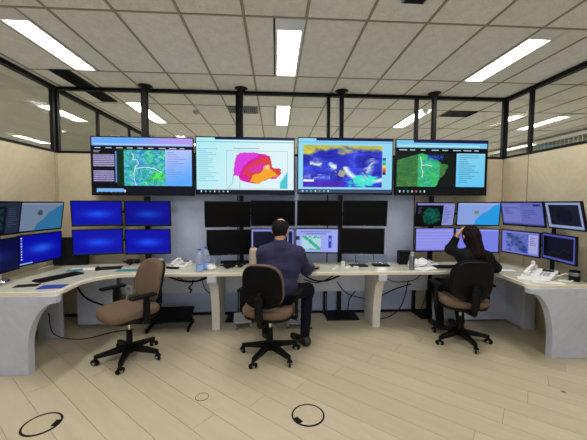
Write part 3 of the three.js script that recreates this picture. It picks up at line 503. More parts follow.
// ---------------------------------------------------------------- monitors
function monitor(pic, label, [x, y, z], yaw, tilt, { w = 0.54, k = SCREEN * 0.9, to, group, stand, rim = M.bezel } = {}) {
  const h = w * 0.585, t = thing('monitor', label, 'monitor', [x, y, z], 0, group);
  t.rotation.order = 'YXZ'; t.rotation.set(tilt * D2R, yaw * D2R, 0); t.updateMatrixWorld(true);
  obj('casing', [rbox(w, h, 0.022, 0.006, 0, 0, -0.013), rbox(w * 0.6, h * 0.6, 0.03, 0.012, 0, 0, -0.032)], M.plastic, t);
  obj('bezel', [ext(-w / 2, w / 2, h / 2 - 0.012, h / 2, -0.004, 0.0015), ext(-w / 2, w / 2, -h / 2, -h / 2 + 0.016, -0.004, 0.0015), ext(-w / 2, -w / 2 + 0.012, -h / 2, h / 2, -0.004, 0.0015), ext(w / 2 - 0.012, w / 2, -h / 2, h / 2, -0.004, 0.0015)], rim, t);
  const s = face(w - 0.022, h - 0.026, -0.001, pic ? lit(pic, k) : M.off, t); s.position.y = 0.002;
  if (!pic) obj('maker_mark', box(0.02, 0.004, 0.0015, 0, -h / 2 + 0.008, 0.002), M.grey, t);
  if (to) {                                            // arm from the back of the monitor to its column
    const b = t.worldToLocal(V(...to)), e = [b.x, b.y, b.z], q = [0, 0, -0.05];
    obj('mount_arm', [rbox(0.1, 0.1, 0.012, 0.003, 0, 0, -0.052), rod(q, [q[0] * 0.5 + e[0] * 0.4, q[1] * 0.5 + e[1] * 0.5, Math.min(-0.075, e[2] * 0.5)], 0.014), rod([q[0] * 0.5 + e[0] * 0.4, q[1] * 0.5 + e[1] * 0.5, Math.min(-0.075, e[2] * 0.5)], e, 0.014)], M.black, t);
  }
  return t;
}
const col = (i, y) => [POLE_X[i], y, POLE_Z];
const gL = 'blue screen monitors at the left end of the back desk', gC = 'monitors at the middle of the back desk', gR = 'monitors at the right end of the back desk', gW = 'monitors on the left wing of the desk', gV = 'monitors on the right wing of the desk';
monitor('wallpaper', 'monitor with blue wallpaper, upper left of the four below the satellite screen', [-2.181, 1.358, -3.93], 20, 9, { to: col(0, 1.36), group: gL });
monitor('wallpaper', 'monitor with blue wallpaper, upper right of the four below the satellite screen', [-1.58, 1.358, -3.94], 6, 6, { to: col(0, 1.36), group: gL, k: SCREEN * 0.6 });
monitor('wallpaper', 'monitor with blue wallpaper, lower left of the four, in front of the dark computer', [-2.162, 1.011, -3.90], 17, 1.5, { to: col(0, 1.03), group: gL });
monitor('wallpaper', 'monitor with blue wallpaper, lower right of the four, above the brown chair', [-1.59, 1.006, -3.95], 5, 1.5, { to: col(0, 1.03), group: gL });
monitor(null, 'switched-off black monitor, first from the left in the upper middle row', [-0.568, 1.359, -3.74], 8, 10, { to: col(1, 1.36), group: gC });
monitor(null, 'switched-off black monitor above the man, second in the upper middle row', [-0.03, 1.371, -3.80], 0, 8, { to: col(1, 1.36), group: gC });
monitor(null, 'switched-off black monitor above the lavender map monitor, third in the upper row', [0.532, 1.376, -3.76], -4, 11, { to: col(2, 1.36), group: gC });
monitor(null, 'switched-off black monitor, rightmost of the upper middle row', [1.1, 1.377, -3.76], -7, 7, { to: col(2, 1.36), group: gC });
monitor(null, 'switched-off black monitor left of the man, behind the water bottles', [-0.567, 1.012, -3.83], 10, 3, { to: col(1, 1.03), group: gC });
monitor('framed', 'monitor with dark window and lavender border, directly in front of the man', [-0.035, 1.028, -3.81], 0, 0, { to: col(1, 1.03), group: gC });
monitor('mapPage', 'monitor showing a green map on lavender, right of the man', [0.518, 1.029, -3.83], -5, 2, { to: col(2, 1.03), group: gC });
monitor(null, 'switched-off black monitor, rightmost of the lower middle row', [1.05, 1.04, -3.70], -7, 3, { to: col(2, 1.03), group: gC });
monitor('radar', 'monitor with dark green radar picture, upper left of the right-hand set', [2.056, 1.361, -3.88], 4, 9, { to: col(3, 1.36), group: gR, k: SCREEN * 0.75 });
monitor('skyMap', 'monitor showing a bright blue coastline, above the woman', [2.665, 1.366, -3.93], -10, 6, { to: col(3, 1.36), group: gR });
monitor('page', 'monitor with plain lavender page, left of the woman', [2.069, 1.033, -3.90], 3, -1, { to: col(3, 1.03), group: gR });
monitor('blank', 'monitor with lavender page, partly hidden behind the woman', [2.631, 1.022, -3.89], -12, -1, { to: col(3, 1.03), group: gR });
const SL = [-2.66, -3.12], SR = [3.07, -3.24];
monitor('coast', 'monitor with grey-blue coast map, upper right of the left wing', [-2.48, 1.343, -3.456], 84, 8.7, { to: [SL[0], 1.33, SL[1]], group: gW, k: SCREEN * 0.55 });
monitor('icons', 'monitor with blue desktop and icon column, lower right of the left wing', [-2.502, 1.007, -3.454], 84, 1.7, { to: [SL[0], 1.02, SL[1]], group: gW });
monitor('dimPage', 'dim dark monitor cut by the left picture edge, upper row', [-2.46, 1.345, -2.895], 94, 8, { to: [SL[0], 1.33, SL[1]], group: gW, k: SCREEN * 0.7 });
monitor('dimBlue', 'dim blue monitor cut by the left picture edge, lower row', [-2.48, 1.0, -2.89], 94, 1.5, { to: [SL[0], 1.02, SL[1]], group: gW, k: SCREEN * 0.8 });
monitor('windows', 'monitor with purple windows, upper left of the right wing', [2.833, 1.386, -3.415], -77, 12.5, { w: 0.5, to: [SR[0], 1.37, SR[1]], group: gV, k: SCREEN * 0.75 });
monitor('storm', 'pale-rimmed monitor with dark storm picture, upper right of the right wing', [2.902, 1.386, -2.965], -100, 12.4, { w: 0.5, to: [SR[0], 1.37, SR[1]], group: gV, k: SCREEN * 0.75 });
monitor('satPage', 'monitor with grey-blue satellite picture, lower left of the right wing', [2.93, 1.035, -3.547], -80.7, 1.3, { w: 0.5, to: [SR[0], 1.03, SR[1]], group: gV, k: SCREEN * 0.75 });
monitor('trace', 'nearly black monitor above the white telephone on the right wing', [2.965, 1.04, -3.075], -100.9, 1.6, { w: 0.5, to: [SR[0], 1.03, SR[1]], group: gV, k: SCREEN * 0.75 });
for (const [p, label] of [[SL, 'chrome monitor stand on the left wing of the desk'], [SR, 'dark monitor stand on the right wing of the desk']]) {
  const t = thing('monitor_stand', label, 'stand', [p[0], DESK + 0.002, p[1]]);
  obj('base', cyl(0.075, 0.07, 0.016), p === SL ? M.chrome : M.black, t); obj('pole', cyl(0.02, 0.02, 0.75), p === SL ? M.chrome : M.black, t);
}

// ---------------------------------------------------------------- swivel chairs (local forward is +z)
function chair(label, [x, z], heading, { seatMat, frontMat, backMat, baseTurn = 0, backW = 0.42, backY = 0.735, backH = 0.42, seatY = 0.45, lean = 8 }) {
  const t = thing('swivel_chair', label, 'chair', [x, 0, z], heading);
  obj('hub', [cyl(0.045, 0.04, 0.075, 0, 0.065), cyl(0.03, 0.026, 0.16, 0, 0.12)], M.plastic, t);
  obj('gas_lift', cyl(0.014, 0.014, seatY - 0.3, 0, 0.27), M.chrome, t);
  for (let i = 0; i < 5; i++) {
    const a = baseTurn + i * Math.PI * 0.4, c = Math.sin(a), s = Math.cos(a);
    obj('base_leg', [taperBar([c * 0.03, 0.108, s * 0.03], [c * 0.275, 0.078, s * 0.275], 0.056, 0.055, 0.038, 0.03), cyl(0.018, 0.018, 0.03, c * 0.275, 0.062, s * 0.275, 12)], M.plastic, t);
    const k = a + 0.9, cx = c * 0.285, cz = s * 0.285, ux = Math.sin(k), uz = Math.cos(k);
    const ca = obj('caster', [new THREE.CylinderGeometry(0.026, 0.026, 0.02, 14, 1, false, 0, Math.PI).rotateZ(Math.PI / 2).rotateY(k).translate(cx, 0.036, cz), cyl(0.008, 0.008, 0.03, cx, 0.045, cz, 8)], M.plastic, t);
    for (const q of [-1, 1]) obj('wheel', new THREE.CylinderGeometry(0.025, 0.025, 0.015, 16).rotateZ(Math.PI / 2).rotateY(Math.PI / 2 - 0 + k).translate(cx + q * 0.017 * uz * 1, 0.025, cz - q * 0.017 * ux), M.rubber, ca).geometry.computeBoundingBox();
    obj('wheel_cap', new THREE.CylinderGeometry(0.011, 0.011, 0.052, 12).rotateZ(Math.PI / 2).rotateY(Math.PI / 2 + k).translate(cx, 0.025, cz), M.wheel, ca);
  }
  obj('mechanism', [rbox(0.2, 0.05, 0.24, 0.012, 0, seatY - 0.06, 0), taperBar([0, seatY - 0.06, -0.08], [0, seatY - 0.05, -0.27], 0.07, 0.03, 0.06, 0.025)], M.plastic, t);
  obj('lever', tube([[-0.08, seatY - 0.06, 0.02], [-0.2, seatY - 0.07, 0.03], [-0.27, seatY - 0.09, 0.04]], 0.006, 6), M.plastic, t);
  const seatG = pad(superShape(0.49, 0.47, 3.4), 0.075, 0.03).rotateX(-Math.PI / 2), p = seatG.attributes.position;
  for (let i = 0; i < p.count; i++) { const f = Math.max(0, p.getZ(i) - 0.08), u = p.getX(i); p.setY(i, p.getY(i) - f * f * 1.3 + u * u * 0.18); }
  obj('seat', smooth(seatG).translate(0, seatY + 0.02, 0), seatMat, t);
  obj('seat_shell', smooth(pad(superShape(0.46, 0.44, 3.4), 0.03, 0.012).rotateX(-Math.PI / 2)).translate(0, seatY - 0.025, 0), M.plastic, t);
  const bend = (g, k) => { const q = g.attributes.position; for (let i = 0; i < q.count; i++) { const u = q.getX(i), v = q.getY(i); q.setZ(i, q.getZ(i) + u * u * k - 0.35 * (v + 0.05) * (v + 0.05)); } return smooth(g); };
  const place = (g) => g.rotateX(-lean * D2R).translate(0, backY, -0.24);
  obj('back_shell', place(bend(pad(superShape(backW, backH, 3.0, 48, 0.1), 0.03, 0.012).translate(0, 0, -0.024), 0.9)), backMat, t);
  obj('backrest', place(bend(pad(superShape(backW + 0.012, backH + 0.012, 3.0, 48, 0.1), 0.055, 0.024).translate(0, 0, 0.012), 0.9)), frontMat, t);
  for (let i = -2; i <= 2; i++) obj('shell_rib', place(rbox(backW * 0.55, 0.006, 0.006, 0.002, 0, -0.1 + i * 0.016, -0.043)), M.plastic, t);
  obj('back_bracket', tube([[0, seatY - 0.055, -0.24], [0, seatY - 0.045, -0.3], [0, seatY + 0.06, -0.325], [0, backY - 0.04, -0.3]], 0.022, 8), M.plastic, t);
  obj('bracket_cover', rbox(0.075, 0.22, 0.035, 0.012, 0, seatY + 0.11, -0.318), M.plastic, t);
  for (const q of [-1, 1]) {
    const a = obj('armrest', [taperBar([q * 0.16, seatY - 0.04, -0.02], [q * 0.27, seatY - 0.04, -0.02], 0.05, 0.014, 0.05, 0.014), rbox(0.022, 0.2, 0.065, 0.008, q * 0.27, seatY + 0.05, -0.02), rbox(0.028, 0.07, 0.05, 0.008, q * 0.27, seatY + 0.15, -0.02)], M.plastic, t);
    obj('arm_pad', rbox(0.075, 0.026, 0.24, 0.012, q * 0.27, seatY + 0.2, 0.01), M.blackMatte, a);
  }
  return t;
}
chair('empty brown fabric swivel chair turned towards the viewer, left of the man', [-1.40, -3.0], Math.atan2(-0.6, 0.8), { seatMat: M.brown, frontMat: M.brown, backMat: M.plastic, baseTurn: 0.80, backW: 0.4, backY: 0.725, backH: 0.4, seatY: 0.45, lean: 12 });
chair('swivel chair with black back shell and tan seat, under the seated man', [-0.05, -2.99], Math.atan2(0.3, -0.95), { seatMat: M.brown, frontMat: M.brown, backMat: M.blackCloth, baseTurn: 0.375, backW: 0.4, backY: 0.75, backH: 0.41, seatY: 0.45, lean: 8 });
chair('black swivel chair with ribbed back, under the seated woman', [2.02, -3.22], Math.atan2(0.13, -1), { seatMat: M.brown, frontMat: M.blackCloth, backMat: M.plastic, baseTurn: 0.76, backW: 0.43, backY: 0.73, backH: 0.42, seatY: 0.44, lean: 8 });

// ---------------------------------------------------------------- people
// a hand at the wrist, pointing along d, palm facing along n (unit vectors); curl bends the fingers towards n
function handBones(wrist, d, n, curl, s = 1, side = 1) {
  const D = V(...d).normalize(), N0 = V(...n), N = N0.sub(D.clone().multiplyScalar(N0.dot(D))).normalize(), S = D.clone().cross(N).multiplyScalar(side), w = V(...wrist), bones = [];
  const at = (a, b, c) => w.clone().addScaledVector(D, a * s).addScaledVector(S, b * s).addScaledVector(N, c * s);
  const arr = (v) => [v.x, v.y, v.z];
  for (let i = 0; i < 4; i++) { const b = -0.03 + i * 0.02; bones.push([arr(at(0.005, b * 0.6, 0)), arr(at(0.082, b, 0)), 0.014 * s, 0.0115 * s]); }
  const palm = bones.slice();
  const fingers = [];
  [0.062, 0.074, 0.078, 0.07].forEach((L, i) => {
    const b = -0.03 + i * 0.02, spread = (i - 1.5) * 0.06, seg = [0.45, 0.3, 0.25]; let pos = at(0.085, b, 0), ang = curl * 0.5; const chain = [];
    for (const f of seg) { const dir = D.clone().multiplyScalar(Math.cos(ang)).addScaledVector(N, Math.sin(ang)).addScaledVector(S, spread).normalize(), q = pos.clone().addScaledVector(dir, L * f * s); chain.push([arr(pos), arr(q), 0.0088 * s, 0.0078 * s]); pos = q; ang += curl * 0.8; }
    fingers.push(chain);
  });
  const t0 = at(0.02, 0.028, 0.004), t1 = at(0.055, 0.056, 0.016), t2 = at(0.085, 0.06, 0.026); fingers.push([[arr(t0), arr(t1), 0.0135 * s, 0.0105 * s], [arr(t1), arr(t2), 0.0105 * s, 0.008 * s]]);
  const P = blend(palm, 0.02), Fs = fingers.map((c) => blend(c, 0.006));
  return (x, y, z) => { let v = P(x, y, z); for (const f of Fs) v = smin(v, f(x, y, z), 0.005); return v; };
}
function headField(c, yaw, pitch, s = 1) {           // local frame: +z is the face
  const q = new THREE.Matrix4().makeRotationFromEuler(new THREE.Euler(pitch, yaw, 0, 'YXZ')).invert().elements;
  const skull = [[[0, 0.02, -0.012], [0.076, 0.098, 0.096]], [[0, -0.035, 0.03], [0.056, 0.078, 0.062]], [[0, -0.012, 0.088], [0, -0.03, 0.104], 0.009, 0.014], [[-0.02, -0.062, 0.082], [0.02, -0.062, 0.082], 0.008, 0.008], [[-0.035, 0.022, 0.078], [0.035, 0.022, 0.078], 0.013, 0.013], [[0, -0.098, 0.06], [0.022, 0.018, 0.02]]];
  const f = blend(skull.map((b) => b.length === 2 ? [b[0].map((v) => v * s), b[1].map((v) => v * s)] : [b[0].map((v) => v * s), b[1].map((v) => v * s), b[2] * s, b[3] * s]), 0.022 * s);
  const ears = (x, y, z) => Math.min(ball(Math.abs(x), y, z, [0.08 * s, -0.008 * s, -0.012 * s], [0.011 * s, 0.032 * s, 0.019 * s]), 9);
  const local = (x, y, z) => { const a = x - c[0], b = y - c[1], d = z - c[2]; return [q[0] * a + q[4] * b + q[8] * d, q[1] * a + q[5] * b + q[9] * d, q[2] * a + q[6] * b + q[10] * d]; };
  return { skin: (x, y, z) => { const l = local(x, y, z); return smin(f(...l), ears(...l), 0.012 * s); }, local, base: (x, y, z) => f(...local(x, y, z)) };
}
const around = (fn, c, r, cell) => sdfMesh(fn, [c[0] - r, c[1] - r, c[2] - r], [c[0] + r, c[1] + r, c[2] + r], cell);
const folds = (x, y, z, a = 0.004) => a * (noise.noise(x * 14, y * 22, z * 14) + 0.6 * noise.noise(x * 30, y * 34, z * 30));
function person(spec) {
  const { label, base, bones, clothesTop, clothesLow, shoes, head, hands, top, low, skin, hair, hairMat, lo, hi, neckCut } = spec;
  const t = thing('person', label, 'person', base);
  const rel = (g) => g.translate(-base[0], -base[1], -base[2]);
  const h = headField(head.c, head.yaw, head.pitch, head.s);
  const body = blend(bones, 0.03);
  const parts = [rel(sdfMesh(body, lo, hi, 0.014)), rel(around(h.skin, head.c, 0.17, 0.004))];
  for (const hd of hands) { const f = handBones(hd.wrist, hd.d, hd.n, hd.curl, hd.s, hd.side); const c = hd.wrist.map((v, i) => v + hd.d[i] * 0.09); parts.push(rel(around(f, c, 0.15, 0.0035))); }
  obj('body', parts, skin, t);
  const ct = blend(clothesTop, 0.05);
  obj(spec.topName, rel(sdfMesh((x, y, z) => Math.max(ct(x, y, z) + folds(x, y, z), neckCut(x, y, z)), lo, hi, 0.011)), top, t);
  const cl = blend(clothesLow, 0.05);
  obj('trousers', rel(sdfMesh((x, y, z) => cl(x, y, z) + folds(x, y, z, 0.003), lo, hi, 0.012)), low, t);
  for (const s of shoes) {
    const f = blend(s, 0.03), floor = Math.min(...s.map((b) => Math.min(b[0][1], b[1][1]))) - 0.03;
    obj('shoe', rel(around((x, y, z) => Math.max(f(x, y, z), floor - y), s[0][0].map((v, i) => (v + s[0][1][i]) / 2), 0.21, 0.008)), M.shoe, t);
  }
  obj('hair', rel(sdfMesh((x, y, z) => hair(x, y, z, h), spec.hairLo, spec.hairHi, 0.006)), hairMat, t);
  for (const q of [-1, 1]) {
    const e = V(q * 0.03, 0.004, 0.076).multiplyScalar(head.s).applyEuler(new THREE.Euler(head.pitch, head.yaw, 0, 'YXZ')).add(V(...head.c));
    obj('eye', rel(new THREE.SphereGeometry(0.012 * head.s, 12, 8).translate(e.x, e.y, e.z)), M.eye, t);
  }
  return t;
}
// the man: leaning a little forward, right hand on the mouse
{
  const neck = [0.045, 1.115, -3.1], shL = [-0.115, 1.0, -3.09], shR = [0.225, 0.99, -3.1], el = [-0.15, 0.79, -3.18], eR = [0.325, 0.8, -3.22], wL = [0.0, 0.765, -3.48], wR = [0.425, 0.77, -3.5];
  const hipL = [-0.07, 0.615, -3.02], hipR = [0.11, 0.615, -3.03], kL = [-0.1, 0.54, -3.44], kR = [0.36, 0.53, -3.42], aL = [-0.1, 0.1, -3.36], aR = [0.31, 0.115, -3.18];
  const chest = [-0.04, 0.93, -3.05], belly = [-0.03, 0.68, -3.0];
  const grow = (b, k) => b.map(([p, q, r, s]) => [p, q, r + k, s + k]);
  const topB = [[[-0.045, 0.97, -3.08], [0.155, 0.965, -3.08], 0.088, 0.088], [[-0.03, 0.84, -3.06], [0.13, 0.84, -3.06], 0.112, 0.112], [[-0.03, 0.68, -3.02], [0.09, 0.68, -3.02], 0.118, 0.118], [[0.05, 1.05, -3.085], neck, 0.055, 0.05], [shL, el, 0.056, 0.044], [el, wL, 0.044, 0.03], [shR, eR, 0.056, 0.044], [eR, wR, 0.046, 0.034], [[0.04, 1.055, -3.09], shL, 0.052, 0.056], [[0.06, 1.05, -3.09], shR, 0.052, 0.056]];
  const lowB = [[hipL, hipR, 0.108, 0.108], [hipL, kL, 0.088, 0.06], [kL, aL, 0.058, 0.04], [hipR, kR, 0.088, 0.06], [kR, aR, 0.058, 0.04]];
  person({
    label: 'person in navy sweater and dark trousers seated at the desk, hand on a mouse', base: [-0.04, 0, -3.05],
    bones: [...topB, ...lowB, [neck, [0.05, 1.2, -3.13], 0.05, 0.052]],
    clothesTop: grow(topB, 0.012), clothesLow: grow(lowB, 0.01), neckCut: (x, y, z) => Math.max((y - 1.15) + (z + 3.1) * 0.3, -Math.min(Math.hypot(x - wR[0], y - wR[1], z - wR[2]) - 0.085, Math.hypot(x - wL[0], y - wL[1], z - wL[2]) - 0.05)),
    shoes: [[[[0.33, 0.05, -3.15], [0.2, 0.035, -3.35], 0.042, 0.038], [aR, [0.32, 0.06, -3.17], 0.046, 0.045]], [[[-0.1, 0.05, -3.36], [-0.12, 0.035, -3.58], 0.042, 0.038], [aL, [-0.1, 0.06, -3.37], 0.046, 0.045]]],
    head: { c: [0.053, 1.22, -3.155], yaw: Math.atan2(0.35, -1), pitch: 0.18, s: 1.0 },
    hands: [{ wrist: wR, d: [0.45, -0.08, -0.88], n: [0, -1, 0], curl: 0.35, s: 1.0, side: 1 }, { wrist: wL, d: [0.3, -0.08, -0.95], n: [0, -1, 0], curl: 0.3, s: 1.0, side: -1 }],
    top: M.navy, topName: 'sweater', low: M.trouser, skin: M.skin, hairMat: M.hairDark,
    hair: (x, y, z, h) => { const l = h.local(x, y, z), d = h.base(x, y, z) - 0.009; const crown = 0.066 + 0.006 * noise.noise(l[0] * 60, l[2] * 60, 1) - Math.hypot(l[0], l[1] - 0.125, (l[2] + 0.012) * 0.85); return Math.max(d, -(h.base(x, y, z) + 0.006), l[2] - 0.035 - Math.max(0, l[1]) * 0.1, -0.078 + 0.008 * noise.noise(l[0] * 40, 2, 3) + 1.6 * l[0] * l[0] - l[1] + (l[2] > 0 ? 0.05 : 0), crown, Math.abs(l[0]) > 0.06 && l[1] < 0.0 && l[2] > -0.03 ? 0.01 : -1); },
    hairLo: [-0.1, 1.07, -3.32], hairHi: [0.21, 1.4, -2.98], lo: [-0.42, 0.02, -3.66], hi: [0.56, 1.3, -2.8],
  });
}
// the woman: left hand raised to her head, right forearm on the desk
{
  const neck = [2.17, 1.03, -3.27], shL = [2.06, 0.93, -3.27], shR = [2.32, 0.915, -3.26], eL = [2.01, 0.975, -3.44], wL = [2.085, 1.15, -3.42], eR = [2.42, 0.80, -3.25], wR = [2.52, 0.765, -3.42];
  const hipL = [1.99, 0.61, -3.2], hipR = [2.16, 0.61, -3.2], kL = [1.95, 0.53, -3.6], kR = [2.2, 0.53, -3.6], aL = [1.95, 0.1, -3.5], aR = [2.2, 0.1, -3.5];
  const grow = (b, k) => b.map(([p, q, r, s]) => [p, q, r + k, s + k]);
  const topB = [[[2.08, 0.9, -3.23], [2.25, 0.895, -3.23], 0.08, 0.08], [[2.07, 0.77, -3.2], [2.2, 0.77, -3.2], 0.095, 0.095], [[2.04, 0.67, -3.19], [2.14, 0.67, -3.19], 0.105, 0.105], [[2.15, 0.97, -3.25], neck, 0.048, 0.044], [shL, eL, 0.047, 0.038], [eL, wL, 0.038, 0.026], [shR, eR, 0.047, 0.038], [eR, wR, 0.038, 0.026], [[2.15, 0.97, -3.25], shL, 0.048, 0.05], [[2.17, 0.97, -3.25], shR, 0.048, 0.05]];
  const lowB = [[hipL, hipR, 0.104, 0.104], [hipL, kL, 0.08, 0.055], [kL, aL, 0.052, 0.036], [hipR, kR, 0.08, 0.055], [kR, aR, 0.052, 0.036]];
  const hc = [2.165, 1.14, -3.31];
  person({
    label: 'person with long dark red-brown hair in black clothes, hand raised to the head', base: [2.08, 0, -3.25],
    bones: [...topB, ...lowB, [neck, [2.165, 1.09, -3.29], 0.044, 0.046]],
    clothesTop: grow(topB, 0.012), clothesLow: grow(lowB, 0.01), neckCut: (x, y, z) => Math.max(y - 1.02 - (x < 2.1 ? 0.5 : 0), -Math.min(Math.hypot(x - wR[0], y - wR[1], z - wR[2]) - 0.045, Math.hypot(x - wL[0], y - wL[1], z - wL[2]) - 0.045)),
    shoes: [[[[1.95, 0.05, -3.5], [1.94, 0.035, -3.7], 0.036, 0.032], [aL, [1.95, 0.06, -3.5], 0.04, 0.04]], [[[2.2, 0.05, -3.5], [2.2, 0.035, -3.7], 0.036, 0.032], [aR, [2.2, 0.06, -3.5], 0.04, 0.04]]],
    head: { c: hc, yaw: Math.atan2(0.12, -1), pitch: 0.25, s: 0.95 },
    hands: [{ wrist: wL, d: [0.55, 0.8, 0.15], n: [0.75, -0.5, 0.3], curl: 0.45, s: 0.9, side: 1 }, { wrist: wR, d: [0.35, -0.05, -0.93], n: [0, -1, 0], curl: 0.3, s: 0.9, side: 1 }],
    top: M.jacket, topName: 'jacket', low: M.blackCloth, skin: M.skinPale, hairMat: M.hairRed,
    hair: (x, y, z, h) => {
      const l = h.local(x, y, z), cap = Math.max(h.base(x, y, z) - 0.012, l[2] - 0.045 - 0.25 * Math.max(0, l[1]));
      const fall = Math.min(capsule(x, y, z, [2.165, 1.12, -3.25], [2.18, 0.95, -3.16], 0.068, 0.056), capsule(x, y, z, [2.2, 1.12, -3.27], [2.24, 0.9, -3.165], 0.046, 0.034), capsule(x, y, z, [2.135, 1.1, -3.26], [2.14, 0.95, -3.17], 0.045, 0.04));
      return smin(cap, fall, 0.04) + 0.003 * Math.sin(x * 230 + 3 * Math.sin(y * 22)) + 0.002 * noise.noise(x * 60, y * 12, z * 60);
    },
    hairLo: [1.95, 0.78, -3.45], hairHi: [2.33, 1.32, -3.03], lo: [1.78, 0.02, -3.78], hi: [2.66, 1.3, -3.0],
  });
}

// ---------------------------------------------------------------- things on the desk
const T = DESK + 0.002;
function keyboard(label, [x, z], turn, mat = M.plastic, w = 0.42) {
  const t = thing('keyboard', label, 'keyboard', [x, T, z], turn);
  obj('body', rbox(w, 0.016, 0.14, 0.005, 0, 0.008, 0), mat, t);
  const ks = []; for (let r = 0; r < 5; r++) for (let c = 0; c < 16; c++) ks.push(box(w / 16 - 0.006, 0.006, 0.019, -w / 2 + 0.012 + (c + 0.5) * (w - 0.024) / 16, 0.018, -0.05 + r * 0.024));
  obj('keys', ks, M.blackMatte, t);
}
keyboard('black keyboard on the left wing of the desk', [-2.2, -3.26], 1.15);
keyboard('black keyboard in front of the switched-off monitor behind the cables', [-0.55, -4.0], 0.05);
keyboard('dark keyboard in front of the man', [0.02, -3.56], 0.1);
keyboard('dark keyboard beside the woman at the corner of the desk', [2.1, -3.62], 0.0, M.plastic, 0.34);
function mouse(label, [x, z], turn) {
  const t = thing('computer_mouse', label, 'mouse', [x, T, z], turn);
  const g = new THREE.SphereGeometry(1, 20, 14), p = g.attributes.position; for (let i = 0; i < p.count; i++) { const y = p.getY(i); p.setXYZ(i, p.getX(i) * 0.031, Math.max(-0.2, y) * 0.034 + 0.007, p.getZ(i) * 0.056); } g.computeVertexNormals();
  obj('shell', g, M.plastic, t); obj('scroll_wheel', new THREE.CylinderGeometry(0.008, 0.008, 0.006, 10).rotateZ(Math.PI / 2).translate(0, 0.034, -0.026), M.dark, t);
}
mouse('black mouse under the man\'s right hand', [0.475, -3.6], -0.45);
mouse('black mouse on a dark mat near the dark computer', [-2.02, -3.62], 0.5);
{ const t = tag(obj('mouse_mat', rbox(0.24, 0.003, 0.2, 0.001, 0, 0.0015, 0).rotateY(0.3).translate(0, 0, 0), M.dark), 'dark mouse mat at the left corner of the desk', 'mouse mat'); t.position.set(-1.93, T, -3.72); }
function phone(label, [x, z], turn, s = 1, body = M.white) {
  const t = thing('desk_phone', label, 'telephone', [x, T, z], turn);
  const sh = new THREE.Shape([[-0.1, 0], [0.1, 0], [0.1, 0.016], [0.06, 0.024], [-0.09, 0.058], [-0.1, 0.054]].map(([a, b]) => new THREE.Vector2(a * s, b * s)));
  obj('body', new THREE.ExtrudeGeometry(sh, { depth: 0.19 * s, bevelEnabled: true, bevelThickness: 0.004, bevelSize: 0.004, bevelOffset: -0.004, bevelSegments: 2 }).translate(0, 0, -0.095 * s).rotateY(-Math.PI / 2), body, t);
  const slope = Math.atan2(0.034, 0.15), up = (u, v, h) => [u * s, (0.0388 + v * -0.227 + h) * s, v * s];   // u across, v towards the front
  const keys = []; for (let r = 0; r < 4; r++) for (let c = 0; c < 3; c++) keys.push(rbox(0.014 * s, 0.008 * s, 0.012 * s, 0.002).rotateX(slope).translate(...up(0.02 + c * 0.022, -0.01 + r * 0.02, 0.004)));
  obj('keypad', keys, M.grey, t);
  obj('display', rbox(0.075 * s, 0.004 * s, 0.03 * s, 0.001).rotateX(slope).translate(...up(0.042, -0.055, 0.004)), M.dark, t);
  const hs = obj('handset', [rbox(0.03 * s, 0.022 * s, 0.15 * s, 0.008 * s, 0, 0.028 * s, 0), rbox(0.046 * s, 0.03 * s, 0.045 * s, 0.01 * s, 0, 0.012 * s, -0.075 * s), rbox(0.046 * s, 0.03 * s, 0.045 * s, 0.01 * s, 0, 0.012 * s, 0.075 * s)].map((g) => g.rotateX(slope).translate(-0.06 * s, 0.042 * s, 0)), body, t);
  return t;
}
phone('white desk phone on the back desk, between the brown chair and the water bottles', [-1.15, -3.8], -0.25, 1.0);
phone('white desk phone behind the loose papers, left of the woman', [1.93, -3.78], 0.3, 0.9);
phone('large white telephone on the right wing below the nearly black monitor', [2.8, -3.1], -1.0, 1.3);
tag(obj('phone_cord', tube([[2.93, T + 0.03, -3.02], [2.99, T + 0.06, -2.98], [3.01, T + 0.02, -2.93], [2.95, T + 0.006, -2.9], [2.86, T + 0.006, -2.94]], 0.006, 6), M.white), 'white telephone cord looping beside the large telephone', 'cord');
tag(obj('cordless_handset', [rbox(0.05, 0.022, 0.15, 0.01, 0, 0.011, 0), cyl(0.005, 0.004, 0.03, 0.016, 0.005, -0.09, 8)].map((g) => g.rotateY(1.3).translate(-1.2, T, -3.66)), M.plastic), 'black handset lying in front of the white phone on the back desk', 'handset');
{
  const t = thing('small_box', 'small white box with dark slots behind the backrest of the brown chair', 'box', [-1.5, T, -3.95], 0.1);
  obj('carton', rbox(0.17, 0.06, 0.08, 0.004, 0, 0.03, 0), M.white, t); for (let i = 0; i < 5; i++) obj('slot', box(0.02, 0.008, 0.003, -0.056 + i * 0.028, 0.045, 0.04), M.dark, t);
}
function bottle(label, [x, z], s = 1) {
  const t = thing('water_bottle', label, 'bottle', [x, T, z], 0, 'water bottles on the back desk');
  obj('bottle_body', lathe([[0.001, 0], [0.036, 0], [0.038, 0.01], [0.038, 0.07], [0.034, 0.08], [0.038, 0.09], [0.038, 0.15], [0.03, 0.185], [0.014, 0.21], [0.014, 0.222]].map(([r, y]) => [r * s, y * s])), M.water, t);
  obj('paper_label', lathe([[0.0385, 0.015], [0.0392, 0.018], [0.0392, 0.07], [0.0385, 0.073]].map(([r, y]) => [r * s, y * s])), M.blueLabel, t);
  obj('cap', cyl(0.0165 * s, 0.016 * s, 0.018 * s, 0, 0.219 * s), M.blueCap, t);
}
bottle('clear plastic water bottle with blue cap, the nearer of two', [-0.85, -3.5], 1.08);
bottle('clear plastic water bottle with blue cap, the farther of two', [-0.8, -3.6], 1.12);
